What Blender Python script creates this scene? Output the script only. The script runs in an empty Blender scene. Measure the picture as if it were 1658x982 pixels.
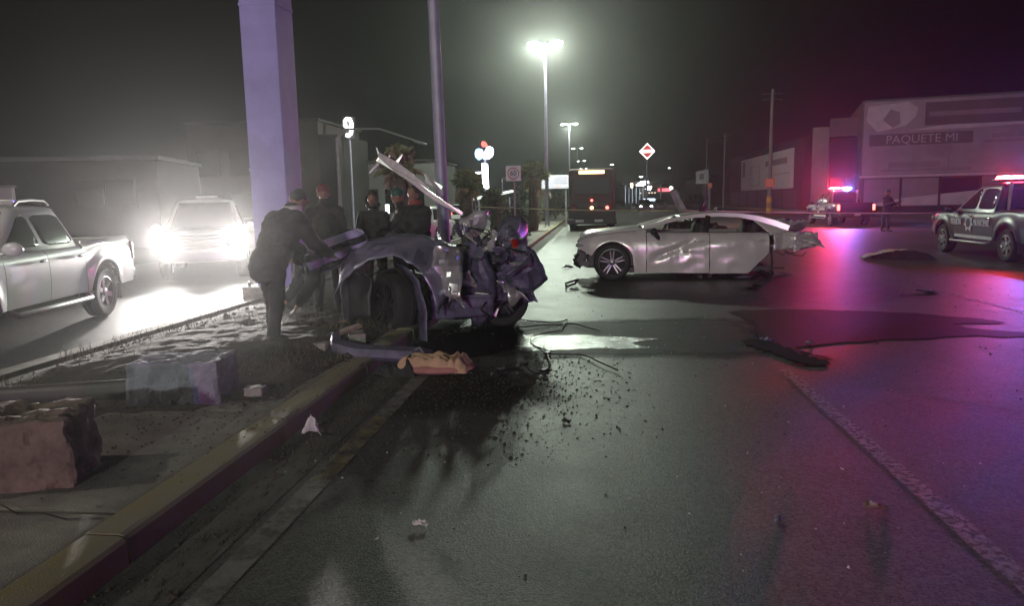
import bpy, bmesh, math, random
from math import sin, cos, pi, radians as R, sqrt
from mathutils import Vector, Matrix, noise as mnoise

# ------------------------------------------------------------------ camera, sky, exposure
scene = bpy.context.scene
COL = scene.collection
cam_d = bpy.data.cameras.new("camera")
cam_d.sensor_width = 36.0
cam_d.lens = 36.0 * 1200.0 / 1658.0
cam_d.clip_end = 3000
cam = bpy.data.objects.new("camera", cam_d)
COL.objects.link(cam)
YAW, PITCH, ROLL = R(-6.3354), R(-7.8394), R(-1.2)
_f = Vector((sin(YAW)*cos(PITCH), cos(YAW)*cos(PITCH), sin(PITCH)))
_r = Vector((cos(YAW), -sin(YAW), 0)); _u = _r.cross(_f)
_r2 = _r*cos(ROLL) + _u*sin(ROLL); _u2 = _u*cos(ROLL) - _r*sin(ROLL)
_m = Matrix((_r2, _u2, -_f)).transposed().to_4x4()
_m.translation = (0, 0, 1.6)
cam.matrix_world = _m
scene.camera = cam

world = bpy.data.worlds.new("World"); scene.world = world; world.use_nodes = True
wn = world.node_tree.nodes; wl = world.node_tree.links
bg = wn["Background"]
sky = wn.new("ShaderNodeTexSky"); sky.sky_type = 'NISHITA'; sky.sun_disc = False
sky.sun_elevation = R(-4.5); sky.sun_rotation = R(200); sky.air_density = 1.0; sky.dust_density = 3.0
wl.new(sky.outputs[0], bg.inputs[0]); bg.inputs[1].default_value = 0.12

sun_d = bpy.data.lights.new("moonlight", 'SUN'); sun_d.energy = 0.004; sun_d.angle = R(0.5); sun_d.color = (.8, .88, 1)
sun = bpy.data.objects.new("moonlight", sun_d); COL.objects.link(sun); sun.rotation_euler = (R(40), 0, R(160))

scene.view_settings.view_transform = 'Standard'; scene.view_settings.look = 'None'
scene.view_settings.gamma = 1.0; scene.view_settings.exposure = 0.5
scene.view_settings.use_curve_mapping = False
cy = scene.cycles
cy.use_denoising = True
cy.max_bounces = 6; cy.diffuse_bounces = 2; cy.glossy_bounces = 3; cy.transmission_bounces = 4; cy.volume_bounces = 0
cy.sample_clamp_indirect = 3.0; cy.sample_clamp_direct = 0.0
cy.caustics_reflective = False; cy.caustics_refractive = False
cy.use_adaptive_sampling = True; cy.adaptive_threshold = 0.008
cy.volume_step_rate = 10.0

# ------------------------------------------------------------------ helpers
rng = random.Random(7)
def lerp(a, b, t): return a + (b-a)*t
def clamp(x, a=0., b=1.): return max(a, min(b, x))

class MB:
    def __init__(s): s.v = []; s.f = []
    def add(s, vs, fs):
        o = len(s.v); s.v += [tuple(p) for p in vs]; s.f += [tuple(i+o for i in f) for f in fs]; return s
    def box(s, c, d, rot=None, taper=0):
        x, y, z = d[0]/2, d[1]/2, d[2]/2
        vs = []
        for k in (-1, 1):
            t = 1-taper if k > 0 else 1
            vs += [Vector((-x*t, -y*t, k*z)), Vector((x*t, -y*t, k*z)), Vector((x*t, y*t, k*z)), Vector((-x*t, y*t, k*z))]
        if rot is not None: vs = [rot @ v for v in vs]
        c = Vector(c)
        return s.add([v+c for v in vs], [(3,2,1,0),(4,5,6,7),(0,1,5,4),(1,2,6,5),(2,3,7,6),(3,0,4,7)])
    def tube(s, p0, p1, r0, r1=None, n=12, cap=True):
        r1 = r0 if r1 is None else r1
        return s.path([p0, p1], [r0, r1], n, cap)
    def path(s, pts, rad, n=8, cap=True):
        pts = [Vector(p) for p in pts]
        if not isinstance(rad, (list, tuple)): rad = [rad]*len(pts)
        vs = []; ref = None
        for i, p in enumerate(pts):
            t = (pts[min(i+1, len(pts)-1)] - pts[max(i-1, 0)])
            t = t.normalized() if t.length > 1e-9 else Vector((0, 0, 1))
            if ref is None: ref = Vector((0, 0, 1)) if abs(t.z) < .9 else Vector((1, 0, 0))
            a = (ref - t*ref.dot(t)).normalized(); b = t.cross(a); ref = a
            for k in range(n):
                q = 2*pi*k/n; vs.append(p + (a*cos(q) + b*sin(q))*rad[i])
        fs = []
        for i in range(len(pts)-1):
            for k in range(n):
                fs.append((i*n+k, i*n+(k+1) % n, (i+1)*n+(k+1) % n, (i+1)*n+k))
        if cap: fs += [tuple(reversed(range(n))), tuple(range((len(pts)-1)*n, len(pts)*n))]
        return s.add(vs, fs)
    def lathe(s, prof, n=24, M=None, closed=False):
        # prof: (radius, axial); axis = local z
        vs = []
        for r, a in prof:
            for k in range(n):
                q = 2*pi*k/n; p = Vector((r*cos(q), r*sin(q), a)); vs.append(M @ p if M else p)
        m = len(prof); fs = []
        for i in range(m if closed else m-1):
            j = (i+1) % m
            for k in range(n): fs.append((i*n+k, i*n+(k+1) % n, j*n+(k+1) % n, j*n+k))
        return s.add(vs, fs)
    def ell(s, c, r, rot=None, nu=14, nv=9):
        c = Vector(c); vs = []; fs = []
        for j in range(nv+1):
            t = pi*j/nv
            for i in range(nu):
                p = 2*pi*i/nu
                q = Vector((r[0]*sin(t)*cos(p), r[1]*sin(t)*sin(p), r[2]*cos(t)))
                vs.append((rot @ q if rot is not None else q)+c)
        for j in range(nv):
            for i in range(nu): fs.append((j*nu+i, (j+1)*nu+i, (j+1)*nu+(i+1) % nu, j*nu+(i+1) % nu))
        return s.add(vs, fs)
    def cap(s, p0, p1, r0, r1, n=12):
        p0 = Vector(p0); p1 = Vector(p1); d = (p1-p0); L = d.length; d = d.normalized() if L > 1e-9 else Vector((0,0,1))
        pts = []; rad = []
        for k in range(4): a = pi/2*(1-k/4.0); pts.append(p0 - d*r0*sin(a)); rad.append(max(r0*cos(a), .0008))
        pts += [p0, p1]; rad += [r0, r1]
        for k in range(1, 5): a = pi/2*k/4; pts.append(p1 + d*r1*sin(a)); rad.append(max(r1*cos(a), .0008))
        return s.path(pts, rad, n)
    def grid(s, P, nu, nv, flip=False):
        vs = [P(i/nu, j/nv) for j in range(nv+1) for i in range(nu+1)]
        w = nu+1; fs = []
        for j in range(nv):
            for i in range(nu):
                f = (j*w+i, j*w+i+1, (j+1)*w+i+1, (j+1)*w+i); fs.append(f[::-1] if flip else f)
        return s.add(vs, fs)
    def prism(s, poly, ext, M=None):
        # poly: 2D points (x, z); extruded along y from ext[0] to ext[1]
        n = len(poly); vs = []
        for y in ext:
            for x, z in poly:
                p = Vector((x, y, z)); vs.append(M @ p if M else p)
        fs = [tuple(range(n)), tuple(reversed(range(n, 2*n)))]
        for i in range(n): fs.append((i, n+i, n+(i+1) % n, (i+1) % n))
        return s.add(vs, fs)
    def mesh(s, name, smooth=None):
        me = bpy.data.meshes.new(name); me.from_pydata(s.v, [], s.f); me.validate()
        bm = bmesh.new(); bm.from_mesh(me); bmesh.ops.recalc_face_normals(bm, faces=bm.faces); bm.to_mesh(me); bm.free()
        if smooth: shade(me, smooth)
        me.update(); return me
    def build(s, name, m=None, parent=None, smooth=None, bevel=0, loc=None, thick=0):
        me = s.mesh(name, smooth); o = link(name, me, m, parent)
        if loc is not None: o.location = loc
        if thick:
            md = o.modifiers.new("thick", 'SOLIDIFY'); md.thickness = thick; md.offset = -1
        if bevel:
            md = o.modifiers.new("bevel", 'BEVEL'); md.width = bevel; md.segments = 2; md.limit_method = 'ANGLE'; md.angle_limit = R(40)
        return o

def shade(me, ang):
    for p in me.polygons: p.use_smooth = True
    if ang < 179:
        bm = bmesh.new(); bm.from_mesh(me)
        for e in bm.edges:
            if len(e.link_faces) == 2 and e.calc_face_angle(0) > R(ang): e.smooth = False
        bm.to_mesh(me); bm.free()

def link(name, data, m=None, parent=None):
    o = bpy.data.objects.new(name, data); COL.objects.link(o)
    if m is not None and data is not None:
        data.materials.clear(); data.materials.append(m)
    if parent is not None: o.parent = parent
    return o
def tag(o, label=None, cat=None, group=None, kind=None):
    if label: o['label'] = label
    if cat: o['category'] = cat
    if group: o['group'] = group
    if kind: o['kind'] = kind
    return o
def thing(name, label, cat, loc=(0, 0, 0), rz=0, group=None):
    o = bpy.data.objects.new(name, None); COL.objects.link(o); o.empty_display_size = .2
    o.location = loc; o.rotation_euler = (0, 0, rz)
    return tag(o, label, cat, group)
def copy_tree(o, parent=None):
    c = o.copy(); COL.objects.link(c); c.parent = parent
    for ch in o.children: copy_tree(ch, c)
    return c
def light(kind, name, parent, loc, energy, color, size=.1, rot=None, spot=None, blend=.5):
    d = bpy.data.lights.new(name, kind); d.energy = energy; d.color = color
    if kind in ('POINT', 'SPOT'): d.shadow_soft_size = size
    if kind == 'SPOT': d.spot_size = spot; d.spot_blend = blend
    o = bpy.data.objects.new(name, d); COL.objects.link(o); o.parent = parent; o.location = loc
    if rot is not None: o.rotation_euler = rot
    return o

# ------------------------------------------------------------------ materials
MAT = {}
def mat(name, col, rough=.6, metal=0., var=.25, scale=6., bump=0., bscale=40., coat=0., spec=.5, rvar=0., col2=None, detail=6, coords='Object', trans=0):
    if name in MAT: return MAT[name]
    m = bpy.data.materials.new(name); m.use_nodes = True; nt = m.node_tree; N = nt.nodes; L = nt.links
    b = N["Principled BSDF"]
    tc = N.new("ShaderNodeTexCoord")
    n = N.new("ShaderNodeTexNoise"); n.inputs["Scale"].default_value = scale; n.inputs["Detail"].default_value = detail; n.inputs["Roughness"].default_value = .6
    L.new(tc.outputs[coords], n.inputs["Vector"])
    cr = N.new("ShaderNodeValToRGB"); cr.color_ramp.elements[0].position = .3; cr.color_ramp.elements[1].position = .72
    c = list(col); d = list(col2) if col2 else [x*(1+var) for x in c]
    e = c if col2 else [x*(1-var) for x in c]
    cr.color_ramp.elements[0].color = (*e, 1); cr.color_ramp.elements[1].color = (*d, 1)
    L.new(n.outputs["Fac"], cr.inputs["Fac"]); L.new(cr.outputs["Color"], b.inputs["Base Color"])
    b.inputs["Roughness"].default_value = rough; b.inputs["Metallic"].default_value = metal
    b.inputs["Specular IOR Level"].default_value = spec
    b.inputs["Coat Weight"].default_value = coat; b.inputs["Coat Roughness"].default_value = .05
    if rvar:
        mr = N.new("ShaderNodeMapRange"); mr.inputs[1].default_value = .3; mr.inputs[2].default_value = .7
        mr.inputs[3].default_value = rough-rvar; mr.inputs[4].default_value = rough+rvar
        L.new(n.outputs["Fac"], mr.inputs[0]); L.new(mr.outputs[0], b.inputs["Roughness"])
    if bump:
        n2 = N.new("ShaderNodeTexNoise"); n2.inputs["Scale"].default_value = bscale; n2.inputs["Detail"].default_value = 4
        L.new(tc.outputs[coords], n2.inputs["Vector"])
        bp = N.new("ShaderNodeBump"); bp.inputs["Strength"].default_value = bump; bp.inputs["Distance"].default_value = .02
        L.new(n2.outputs["Fac"], bp.inputs["Height"]); L.new(bp.outputs[0], b.inputs["Normal"])
    if trans: b.inputs["Transmission Weight"].default_value = trans
    MAT[name] = m; return m
def emit(name, col, strength, base=(.5, .5, .5)):
    if name in MAT: return MAT[name]
    m = bpy.data.materials.new(name); m.use_nodes = True
    b = m.node_tree.nodes["Principled BSDF"]
    b.inputs["Base Color"].default_value = (*base, 1); b.inputs["Emission Color"].default_value = (*col, 1)
    b.inputs["Emission Strength"].default_value = strength; b.inputs["Roughness"].default_value = .3
    m.cycles.emission_sampling = 'NONE'
    MAT[name] = m; return m

def asphalt_mat():
    m = bpy.data.materials.new("worn_asphalt"); m.use_nodes = True; nt = m.node_tree; N = nt.nodes; L = nt.links
    b = N["Principled BSDF"]; tc = N.new("ShaderNodeTexCoord")
    def noise(sc, det=5, rg=.6):
        n = N.new("ShaderNodeTexNoise"); n.inputs["Scale"].default_value = sc; n.inputs["Detail"].default_value = det; n.inputs["Roughness"].default_value = rg
        L.new(tc.outputs["Object"], n.inputs["Vector"]); return n
    b.inputs["Specular IOR Level"].default_value = .2
    big = noise(.35, 4); mid = noise(2.2, 6, .7); fine = noise(170, 3, .7)
    vo = N.new("ShaderNodeTexVoronoi"); vo.inputs["Scale"].default_value = 95; L.new(tc.outputs["Object"], vo.inputs["Vector"])
    cr = N.new("ShaderNodeValToRGB"); e = cr.color_ramp.elements
    e[0].position = .3; e[0].color = (.030, .030, .029, 1); e[1].position = .7; e[1].color = (.115, .112, .105, 1)
    mx = N.new("ShaderNodeMix"); mx.data_type = 'FLOAT'; mx.inputs[0].default_value = .45
    L.new(mid.outputs["Fac"], mx.inputs[2]); L.new(fine.outputs["Fac"], mx.inputs[3])
    mx2 = N.new("ShaderNodeMix"); mx2.data_type = 'FLOAT'; mx2.inputs[0].default_value = .4
    L.new(mx.outputs[0], mx2.inputs[2]); L.new(big.outputs["Fac"], mx2.inputs[3])
    va = N.new("ShaderNodeTexVoronoi"); va.inputs["Scale"].default_value = 62; L.new(tc.outputs["Object"], va.inputs["Vector"])
    vb = N.new("ShaderNodeTexVoronoi"); vb.inputs["Scale"].default_value = 135; L.new(tc.outputs["Object"], vb.inputs["Vector"])
    sa = N.new("ShaderNodeSeparateColor"); L.new(va.outputs["Color"], sa.inputs[0]); sb = N.new("ShaderNodeSeparateColor"); L.new(vb.outputs["Color"], sb.inputs[0])
    mg = N.new("ShaderNodeMix"); mg.data_type = 'FLOAT'; mg.inputs[0].default_value = .5; L.new(sa.outputs[0], mg.inputs[2]); L.new(sb.outputs[1], mg.inputs[3])
    mx3 = N.new("ShaderNodeMix"); mx3.data_type = 'FLOAT'; mx3.inputs[0].default_value = .5; L.new(mx2.outputs[0], mx3.inputs[2]); L.new(mg.outputs[0], mx3.inputs[3])
    L.new(mx3.outputs[0], cr.inputs["Fac"]); L.new(cr.outputs["Color"], b.inputs["Base Color"])
    mr = N.new("ShaderNodeMapRange"); mr.inputs[1].default_value = .35; mr.inputs[2].default_value = .65
    mr.inputs[3].default_value = .45; mr.inputs[4].default_value = .52
    L.new(mid.outputs["Fac"], mr.inputs[0]); L.new(mr.outputs[0], b.inputs["Roughness"])
    ad = N.new("ShaderNodeMath"); ad.operation = 'ADD'
    L.new(vo.outputs["Distance"], ad.inputs[0]); L.new(fine.outputs["Fac"], ad.inputs[1])
    bp = N.new("ShaderNodeBump"); bp.inputs["Strength"].default_value = .5; bp.inputs["Distance"].default_value = .004
    L.new(ad.outputs[0], bp.inputs["Height"]); L.new(bp.outputs[0], b.inputs["Normal"])
    return m
ASPH = asphalt_mat()
def worn(m, scale=5., lo=.42, hi=.6, edge=False, fine=60.):
    # let the asphalt show through worn paint or a soaked-in stain
    nt = m.node_tree; N = nt.nodes; L = nt.links; b = N["Principled BSDF"]; tc = N.new("ShaderNodeTexCoord")
    n1 = N.new("ShaderNodeTexNoise"); n1.inputs["Scale"].default_value = scale; n1.inputs["Detail"].default_value = 8; n1.inputs["Roughness"].default_value = .7
    L.new(tc.outputs["Object"], n1.inputs["Vector"])
    mr = N.new("ShaderNodeMapRange"); mr.clamp = True; mr.inputs[1].default_value = lo; mr.inputs[2].default_value = hi
    src = n1.outputs["Fac"]
    if edge:
        at_ = N.new("ShaderNodeAttribute"); at_.attribute_name = "soak"
        ad = N.new("ShaderNodeMath"); ad.operation = 'MULTIPLY_ADD'; ad.inputs[1].default_value = .75; L.new(at_.outputs["Fac"], ad.inputs[0]); L.new(n1.outputs["Fac"], ad.inputs[2]); src = ad.outputs[0]
    L.new(src, mr.inputs[0]); L.new(mr.outputs[0], b.inputs["Alpha"]); return m
CONC = mat("concrete", (.20, .185, .165), .85, var=.35, scale=3.5, bump=.3, bscale=110)
CONC2 = mat("rough_concrete", (.24, .22, .2), .9, var=.4, scale=7, bump=.9, bscale=22)
KERBP = mat("worn_yellow_kerb_paint", (.21, .17, .07), .8, col2=(.20, .18, .15), scale=5, bump=.2, bscale=120)
SOIL = mat("dry_soil", (.045, .035, .026), .95, var=.5, scale=9, bump=1., bscale=30)
GROUNDM = mat("dusty_ground", (.06, .055, .05), .95, var=.3, scale=.8, bump=.4, bscale=8)
WHITELINE = worn(mat("worn_white_paint", (.22, .22, .215), .5, col2=(.12, .12, .117), scale=40, bump=.4, bscale=90), 24., .25, .62)
YELLINE = worn(mat("worn_yellow_paint", (.23, .19, .08), .65, col2=(.11, .105, .09), scale=5, bump=.4, bscale=90), 7., .38, .6)
GREYLINE = worn(mat("faded_edge_paint", (.17, .165, .15), .5, col2=(.115, .11, .10), scale=7, bump=.4, bscale=90), 6., .22, .55)
SOILST = worn(mat('smeared_soil', (.030, .025, .020), .9, var=.5, scale=12, bump=.8, bscale=60, spec=.1), 3.2, .80, 1.5, True)
OIL = worn(mat("spilled_oil", (.008, .008, .008), .55, var=.4, scale=3, bump=.3, bscale=70, spec=.05), 2.5, .55, .85, True)
WET = worn(mat("wet_asphalt", (.016, .016, .016), .24, var=.4, scale=3, bump=.35, bscale=70, rvar=.08), 3., .55, .9, True)
DARKPATCH = worn(mat("darker_asphalt", (.020, .020, .019), .62, spec=.10, var=.35, scale=4, bump=.4, bscale=80), 2., .5, 1.0, True)  # darker, duller asphalt colour for one broad soft-edged patch
BLACK = mat("black_plastic", (.012, .012, .013), .5, var=.2)
RUBBER = mat("tyre_rubber", (.016, .016, .016), .8, var=.25, scale=20, bump=.2, bscale=60)
DGLASS = mat("dark_tinted_glass", (.008, .009, .01), .06, var=.1, spec=.6)
CHROME = mat("chrome", (.6, .6, .6), .15, 1., var=.1)
ALLOY = mat("alloy_rim", (.28, .28, .29), .3, .9, var=.15)
ALLOYD = mat("dark_alloy_rim", (.16, .16, .165), .35, .8, var=.15)
SILVER = mat("silver_car_paint", (.60, .585, .55), .28, .2, var=.06, scale=3, coat=.6)
WHITEP = mat("white_car_paint", (.62, .62, .61), .3, 0., var=.04, scale=2, coat=.7)
DARKP = mat("dark_car_paint", (.012, .013, .017), .34, .1, var=.1, coat=.25)
WRECKP = mat("purple_lit_dark_silver_paint", (.21, .20, .27), .30, .4, var=.2, scale=5, coat=.3)  # dark silver with the purple of the police lights put into it
WRECKB = mat("crumpled_bright_metal", (.72, .72, .71), .25, .65, var=.25, scale=8)
TORN = mat("scuffed_plastic_shell", (.10, .09, .15), .5, .1, var=.5, scale=9, bump=.4, bscale=25)
STEEL = mat("galvanised_steel", (.30, .30, .29), .45, .6, var=.15, scale=4)
POLEP = mat("purple_tinted_pole_paint", (.30, .28, .38), .5, .2, var=.15, scale=4)  # grey pole paint with police-light purple mixed into its colour
COLP = mat("purple_lit_column_paint", (.27, .23, .54), .6, 0., var=.22, scale=1.2, bump=.15, bscale=12)  # part of this lilac stands in for purple police light
REDLENS = emit("red_lens", (.9, .04, .03), .0, (.25, .01, .01))
TAIL_ON = emit("lit_tail_lens", (1, .10, .08), 6., (.3, .02, .02))
TAIL_AMB = emit("lit_amber_lens", (1, .42, .15), 9., (.4, .2, .05))
CLEAR = mat("clear_lens", (.45, .45, .45), .12, .3, var=.1)

# ------------------------------------------------------------------ the ground, roads, median
def sheet(name, x0, x1, y0, y1, z, m, parent=None, nx=1, ny=1):
    b = MB(); b.grid(lambda u, v: (lerp(x0, x1, u), lerp(y0, y1, v), z), nx, ny)
    o = b.build(name, m, parent)
    if parent is None: tag(o, kind='structure')
    return o
sheet('ground', -420, 420, -120, 780, -.02, GROUNDM)
sheet('road', -2.1, 19, -60, 420, 0, ASPH)
sheet('opposite_road', -13.2, -5.5, -60, 420, 0, ASPH)
GUTM = mat("dirty_gutter", (.075, .068, .058), .85, col2=(.045, .042, .038), scale=6, bump=.4, bscale=90)
sheet('gutter', -2.1, -1.72, -4, 90, .004, GUTM)
def soil_h(x, y):
    return .035*mnoise.noise(Vector((x*1.7, y*1.7, .3))) + .02*mnoise.noise(Vector((x*5, y*5, 2))) + .010*mnoise.noise(Vector((x*14, y*14, 5)))
b = MB(); b.grid(lambda u, v: (lerp(-5.3, -3.55, u), lerp(-3, 120, v), .085), 1, 1); tag(b.build('median', SOIL), kind='structure')
b = MB()
def dirt(u, v):
    x = lerp(-5.28, -2.34, u); y = lerp(4.6, 15.5, v)
    e = min(u*6, (1-u)*9, v*8, (1-v)*8, 1.)
    mound = .10*math.exp(-((x+3.9)**2/1.2 + (y-7.0)**2/2.2)) + .07*math.exp(-((x+3.0)**2/.5+(y-7.3)**2/.8))
    k = .5+.5*mnoise.noise(Vector((x*1.1, y*1.1, 9)))
    if x > -3.55: e = min(e, clamp((k-.38)*5 + mound*6 - .2))
    return (x, y, .10 + (.055 + mound + soil_h(x, y))*clamp(e) if x < -3.55 else .118 + (.05+mound+soil_h(x, y))*clamp(e))
b.grid(dirt, 90, 330); o = b.build('dirt_verge', SOIL, smooth=180); tag(o, kind='structure')
# kerb: one stone after another
kerb = link('kerb', None); tag(kerb, kind='structure')
prof = [(-2.30, -.05), (-2.30, .138), (-2.285, .142), (-2.135, .142), (-2.112, .134), (-2.098, .115), (-2.088, -.05)]
def kerb_stone(L, seed):
    r = random.Random(seed); b = MB(); n = max(2, int(L/.12)); vs = []
    for i in range(n+1):
        y = L*i/n
        for (x, z) in prof:
            j = .004*mnoise.noise(Vector((x*9+seed*3, y*6, z*9)))
            chip = 0
            if -2.12 < x < -2.09 and z > .1: chip = -.018*clamp(mnoise.noise(Vector((seed*7, y*5, 3)))*2-.5)
            vs.append((x+j+chip, y, z+j+chip*.7 if z > 0 else z))
    w = len(prof); fs = []
    for i in range(n):
        for k in range(w-1): fs.append((i*w+k, i*w+k+1, (i+1)*w+k+1, (i+1)*w+k))
    fs += [tuple(range(w)), tuple(reversed(range(n*w, n*w+w)))]
    b.add(vs, fs); me = b.mesh('kerb_stone', 24); me.materials.append(KERBP); return me
stones = [kerb_stone(1.79, s) for s in range(4)]
y = -2.45
for i in range(36):
    o = link('kerb_stone', stones[(i*3+i//4) % 4], None, kerb); o.location = (rng.uniform(-.006, .006), y, rng.uniform(-.004, .004)); y += 1.805
b = MB().box((-2.2, (y+170)/2, .045), (.2, 170-y, .19)); b.build('kerb_stone', KERBP, kerb)
kl = MB().box((-5.4, 80, .045), (.2, 200, .19)); tag(kl.build('kerb_far_side', CONC), kind='structure')
# pavement slabs on the median
pav = link('pavement', None); tag(pav, kind='structure')
def slab(L, seed):
    b = MB(); W_ = 1.24
    nx, ny = 10, 12
    def P(u, v):
        x = -2.305 - W_*u; yy = L*v
        e = min(u, 1-u)*W_; g = min(v, 1-v)*L
        drop = -.010*clamp(1-min(e, g)/.02)
        return (x, yy, .136 + drop + .005*mnoise.noise(Vector((x*2+seed, yy*2, seed))))
    us = [0, .012, .03] + [k/10 for k in range(1, 10)] + [.97, .988, 1]
    b.grid(lambda u, v: P(us[round(u*(len(us)-1))], us[round(v*(len(us)-1))]), len(us)-1, len(us)-1)
    me = b.mesh('slab', 60); me.materials.append(CONC); return me
slabs = [slab(1.74, s) for s in range(3)]
y = -.30
for i in range(24):
    o = link('slab', slabs[i % 3], None, pav); o.location = (0, y, rng.uniform(-.008, .004)); o.rotation_euler = (rng.uniform(-.004, .004), 0, 0); y += 1.755
MB().box((-2.93, (y+170)/2, .06), (1.24, 170-y, .15)).build('slab', CONC, pav)
# crack across the near slab
b = MB(); pts = [(-2.32, 3.12), (-2.5, 3.10), (-2.66, 3.16), (-2.8, 3.15), (-2.95, 3.24), (-3.12, 3.22), (-3.3, 3.31)]
vs = []
for i, (x, yy) in enumerate(pts): w = .007*(1-i/9); vs += [(x, yy-w, .1445), (x, yy+w, .1445)]
b.add(vs, [(2*i, 2*i+2, 2*i+3, 2*i+1) for i in range(len(pts)-1)]); b.build('crack', BLACK, pav)

# road paint
for (y0, y1, m) in ((-4, 4.0, GREYLINE), (4.0, 5.3, YELLINE), (5.3, 60, GREYLINE)):
    b = MB(); n = max(2, int((y1-y0)/.25))
    b.grid(lambda u, v: (lerp(-1.66, -1.525, u)+.008*mnoise.noise(Vector((u*40, v*n*.6, y0))), lerp(y0, y1, v), .008), 1, n)
    tag(b.build('edge_line', m), kind='structure')
for (x, w, y0, y1) in ((1.75, .115, 1.2, 6.95), (1.75, .115, 17.5, 22), (1.75, .115, 27, 31.5), (5.65, .11, 8.6, 13), (5.65, .11, 20, 25), (9.4, .11, 26, 31)):
    b = MB(); n = int((y1-y0)/.2)
    b.grid(lambda u, v: (x+(u-.5)*w+.010*mnoise.noise(Vector((u*30, v*n*.7, y0))), lerp(y0, y1, v), .006), 1, n)
    tag(b.build('lane_line', WHITELINE), kind='structure')

def blob(name, pts, z, m, label, cat='stain', jit=.05, seed=1, group=None, inset=.16):
    n = len(pts); out = []
    for i in range(n):
        p0, p1, p2, p3 = [Vector((*pts[(i+k-1) % n], 0)) for k in range(4)]
        for k in range(8):
            t = k/8
            q = .5*((2*p1) + (p2-p0)*t + (2*p0-5*p1+4*p2-p3)*t*t + (3*p1-p0-3*p2+p3)*t**3)
            q.x += jit*mnoise.noise(Vector((q.x*3, q.y*3, seed))); q.y += jit*mnoise.noise(Vector((q.x*3, q.y*3, seed+9)))
            out.append((q.x, q.y, z))
    # fill with a fine grid clipped to the outline; 'soak' falls from 1 inside to 0 at the rim
    xs = [p[0] for p in out]; ys = [p[1] for p in out]; st = .06
    def rim(x, y_):
        ins = False; dm = 9.
        for i in range(len(out)):
            (x0, y0, _), (x1, y1, _) = out[i], out[(i+1) % len(out)]
            if (y0 > y_) != (y1 > y_) and x < (x1-x0)*(y_-y0)/(y1-y0)+x0: ins = not ins
            dx, dy = x1-x0, y1-y0; t = clamp(((x-x0)*dx+(y_-y0)*dy)/(dx*dx+dy*dy+1e-12)); dm = min(dm, (x-x0-t*dx)**2+(y_-y0-t*dy)**2)
        return sqrt(dm) if ins else -sqrt(dm)
    nx, ny = int((max(xs)-min(xs))/st)+2, int((max(ys)-min(ys))/st)+2; idx = {}; vs = []; so = []; fs = []
    for j in range(ny+1):
        for i in range(nx+1):
            x, y_ = min(xs)-st/2+i*st, min(ys)-st/2+j*st; d = rim(x, y_)
            if d > -st*1.2: idx[(i, j)] = len(vs); vs.append((x, y_, z)); so.append(clamp(d/inset))
    for j in range(ny):
        for i in range(nx):
            q = [(i, j), (i+1, j), (i+1, j+1), (i, j+1)]
            if all(k in idx for k in q): fs.append(tuple(idx[k] for k in q))
    me = bpy.data.meshes.new(name); me.from_pydata(vs, [], fs)
    la = me.attributes.new('soak', 'FLOAT', 'POINT'); la.data.foreach_set('value', so)
    o = link(name, me, m); return tag(o, label, cat, group)
blob('dark_patch', [(-2.0, 9.6), (-.96, 9.85), (.4, 9.95), (1.9, 9.95), (2.1, 8.6), (1.95, 7.5), (.9, 7.35), (-.5, 7.35), (-1.6, 7.6), (-2.0, 8.6)], .004, DARKPATCH, 'broad dark patch on asphalt between the two wrecked cars', jit=.06, seed=2, inset=.6)
blob('liquid_stain', [(1.85, 10.45), (2.5, 10.7), (3.2, 10.62), (4.3, 10.25), (5.05, 9.5), (4.4, 9.3), (4.95, 8.6), (4.2, 8.55), (3.4, 8.38), (2.5, 8.1), (2.22, 7.9), (2.25, 7.3), (1.95, 7.0), (1.9, 7.5), (1.75, 8.4), (1.95, 9.3)], .008, OIL, 'long dark liquid stain on the open road at right', jit=.10, seed=3)
blob('liquid_streak', [(-.95, 8.75), (-.3, 8.72), (.35, 8.6), (.8, 8.42), (.55, 8.2), (.62, 7.85), (.0, 7.8), (-.75, 7.72), (-1.1, 8.2)], .008, WET, 'shiny wet streak running from the crushed car wheel to the cables', jit=.10, seed=5)
blob('oil_pool', [(-2.0, 8.5), (-1.5, 9.0), (-1.1, 9.3), (-.85, 8.9), (-.82, 8.2), (-1.05, 7.5), (-1.5, 7.3), (-1.95, 7.5)], .0095, OIL, 'black oil pool under the crushed dark car', jit=.06, seed=7)
blob('soil_smear', [(-2.05, 7.6), (-1.3, 7.3), (-.6, 7.0), (.1, 6.5), (.3, 5.9), (-.3, 5.3), (-1.0, 4.9), (-1.6, 4.6), (-2.0, 4.9)], .0062, SOILST, 'dirty smear of soil on the road in front of the wreck', jit=.2, seed=11, inset=.7)
blob('skid_smear', [(1.78, 8.4), (1.95, 8.1), (2.05, 7.6), (2.2, 7.2), (2.0, 7.15), (1.85, 7.6), (1.68, 8.2)], .012, mat('tar_smear', (.010, .010, .010), .95, spec=.1), 'short black smear at the end of the white lane line', jit=.03, seed=8, inset=.03)

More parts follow.
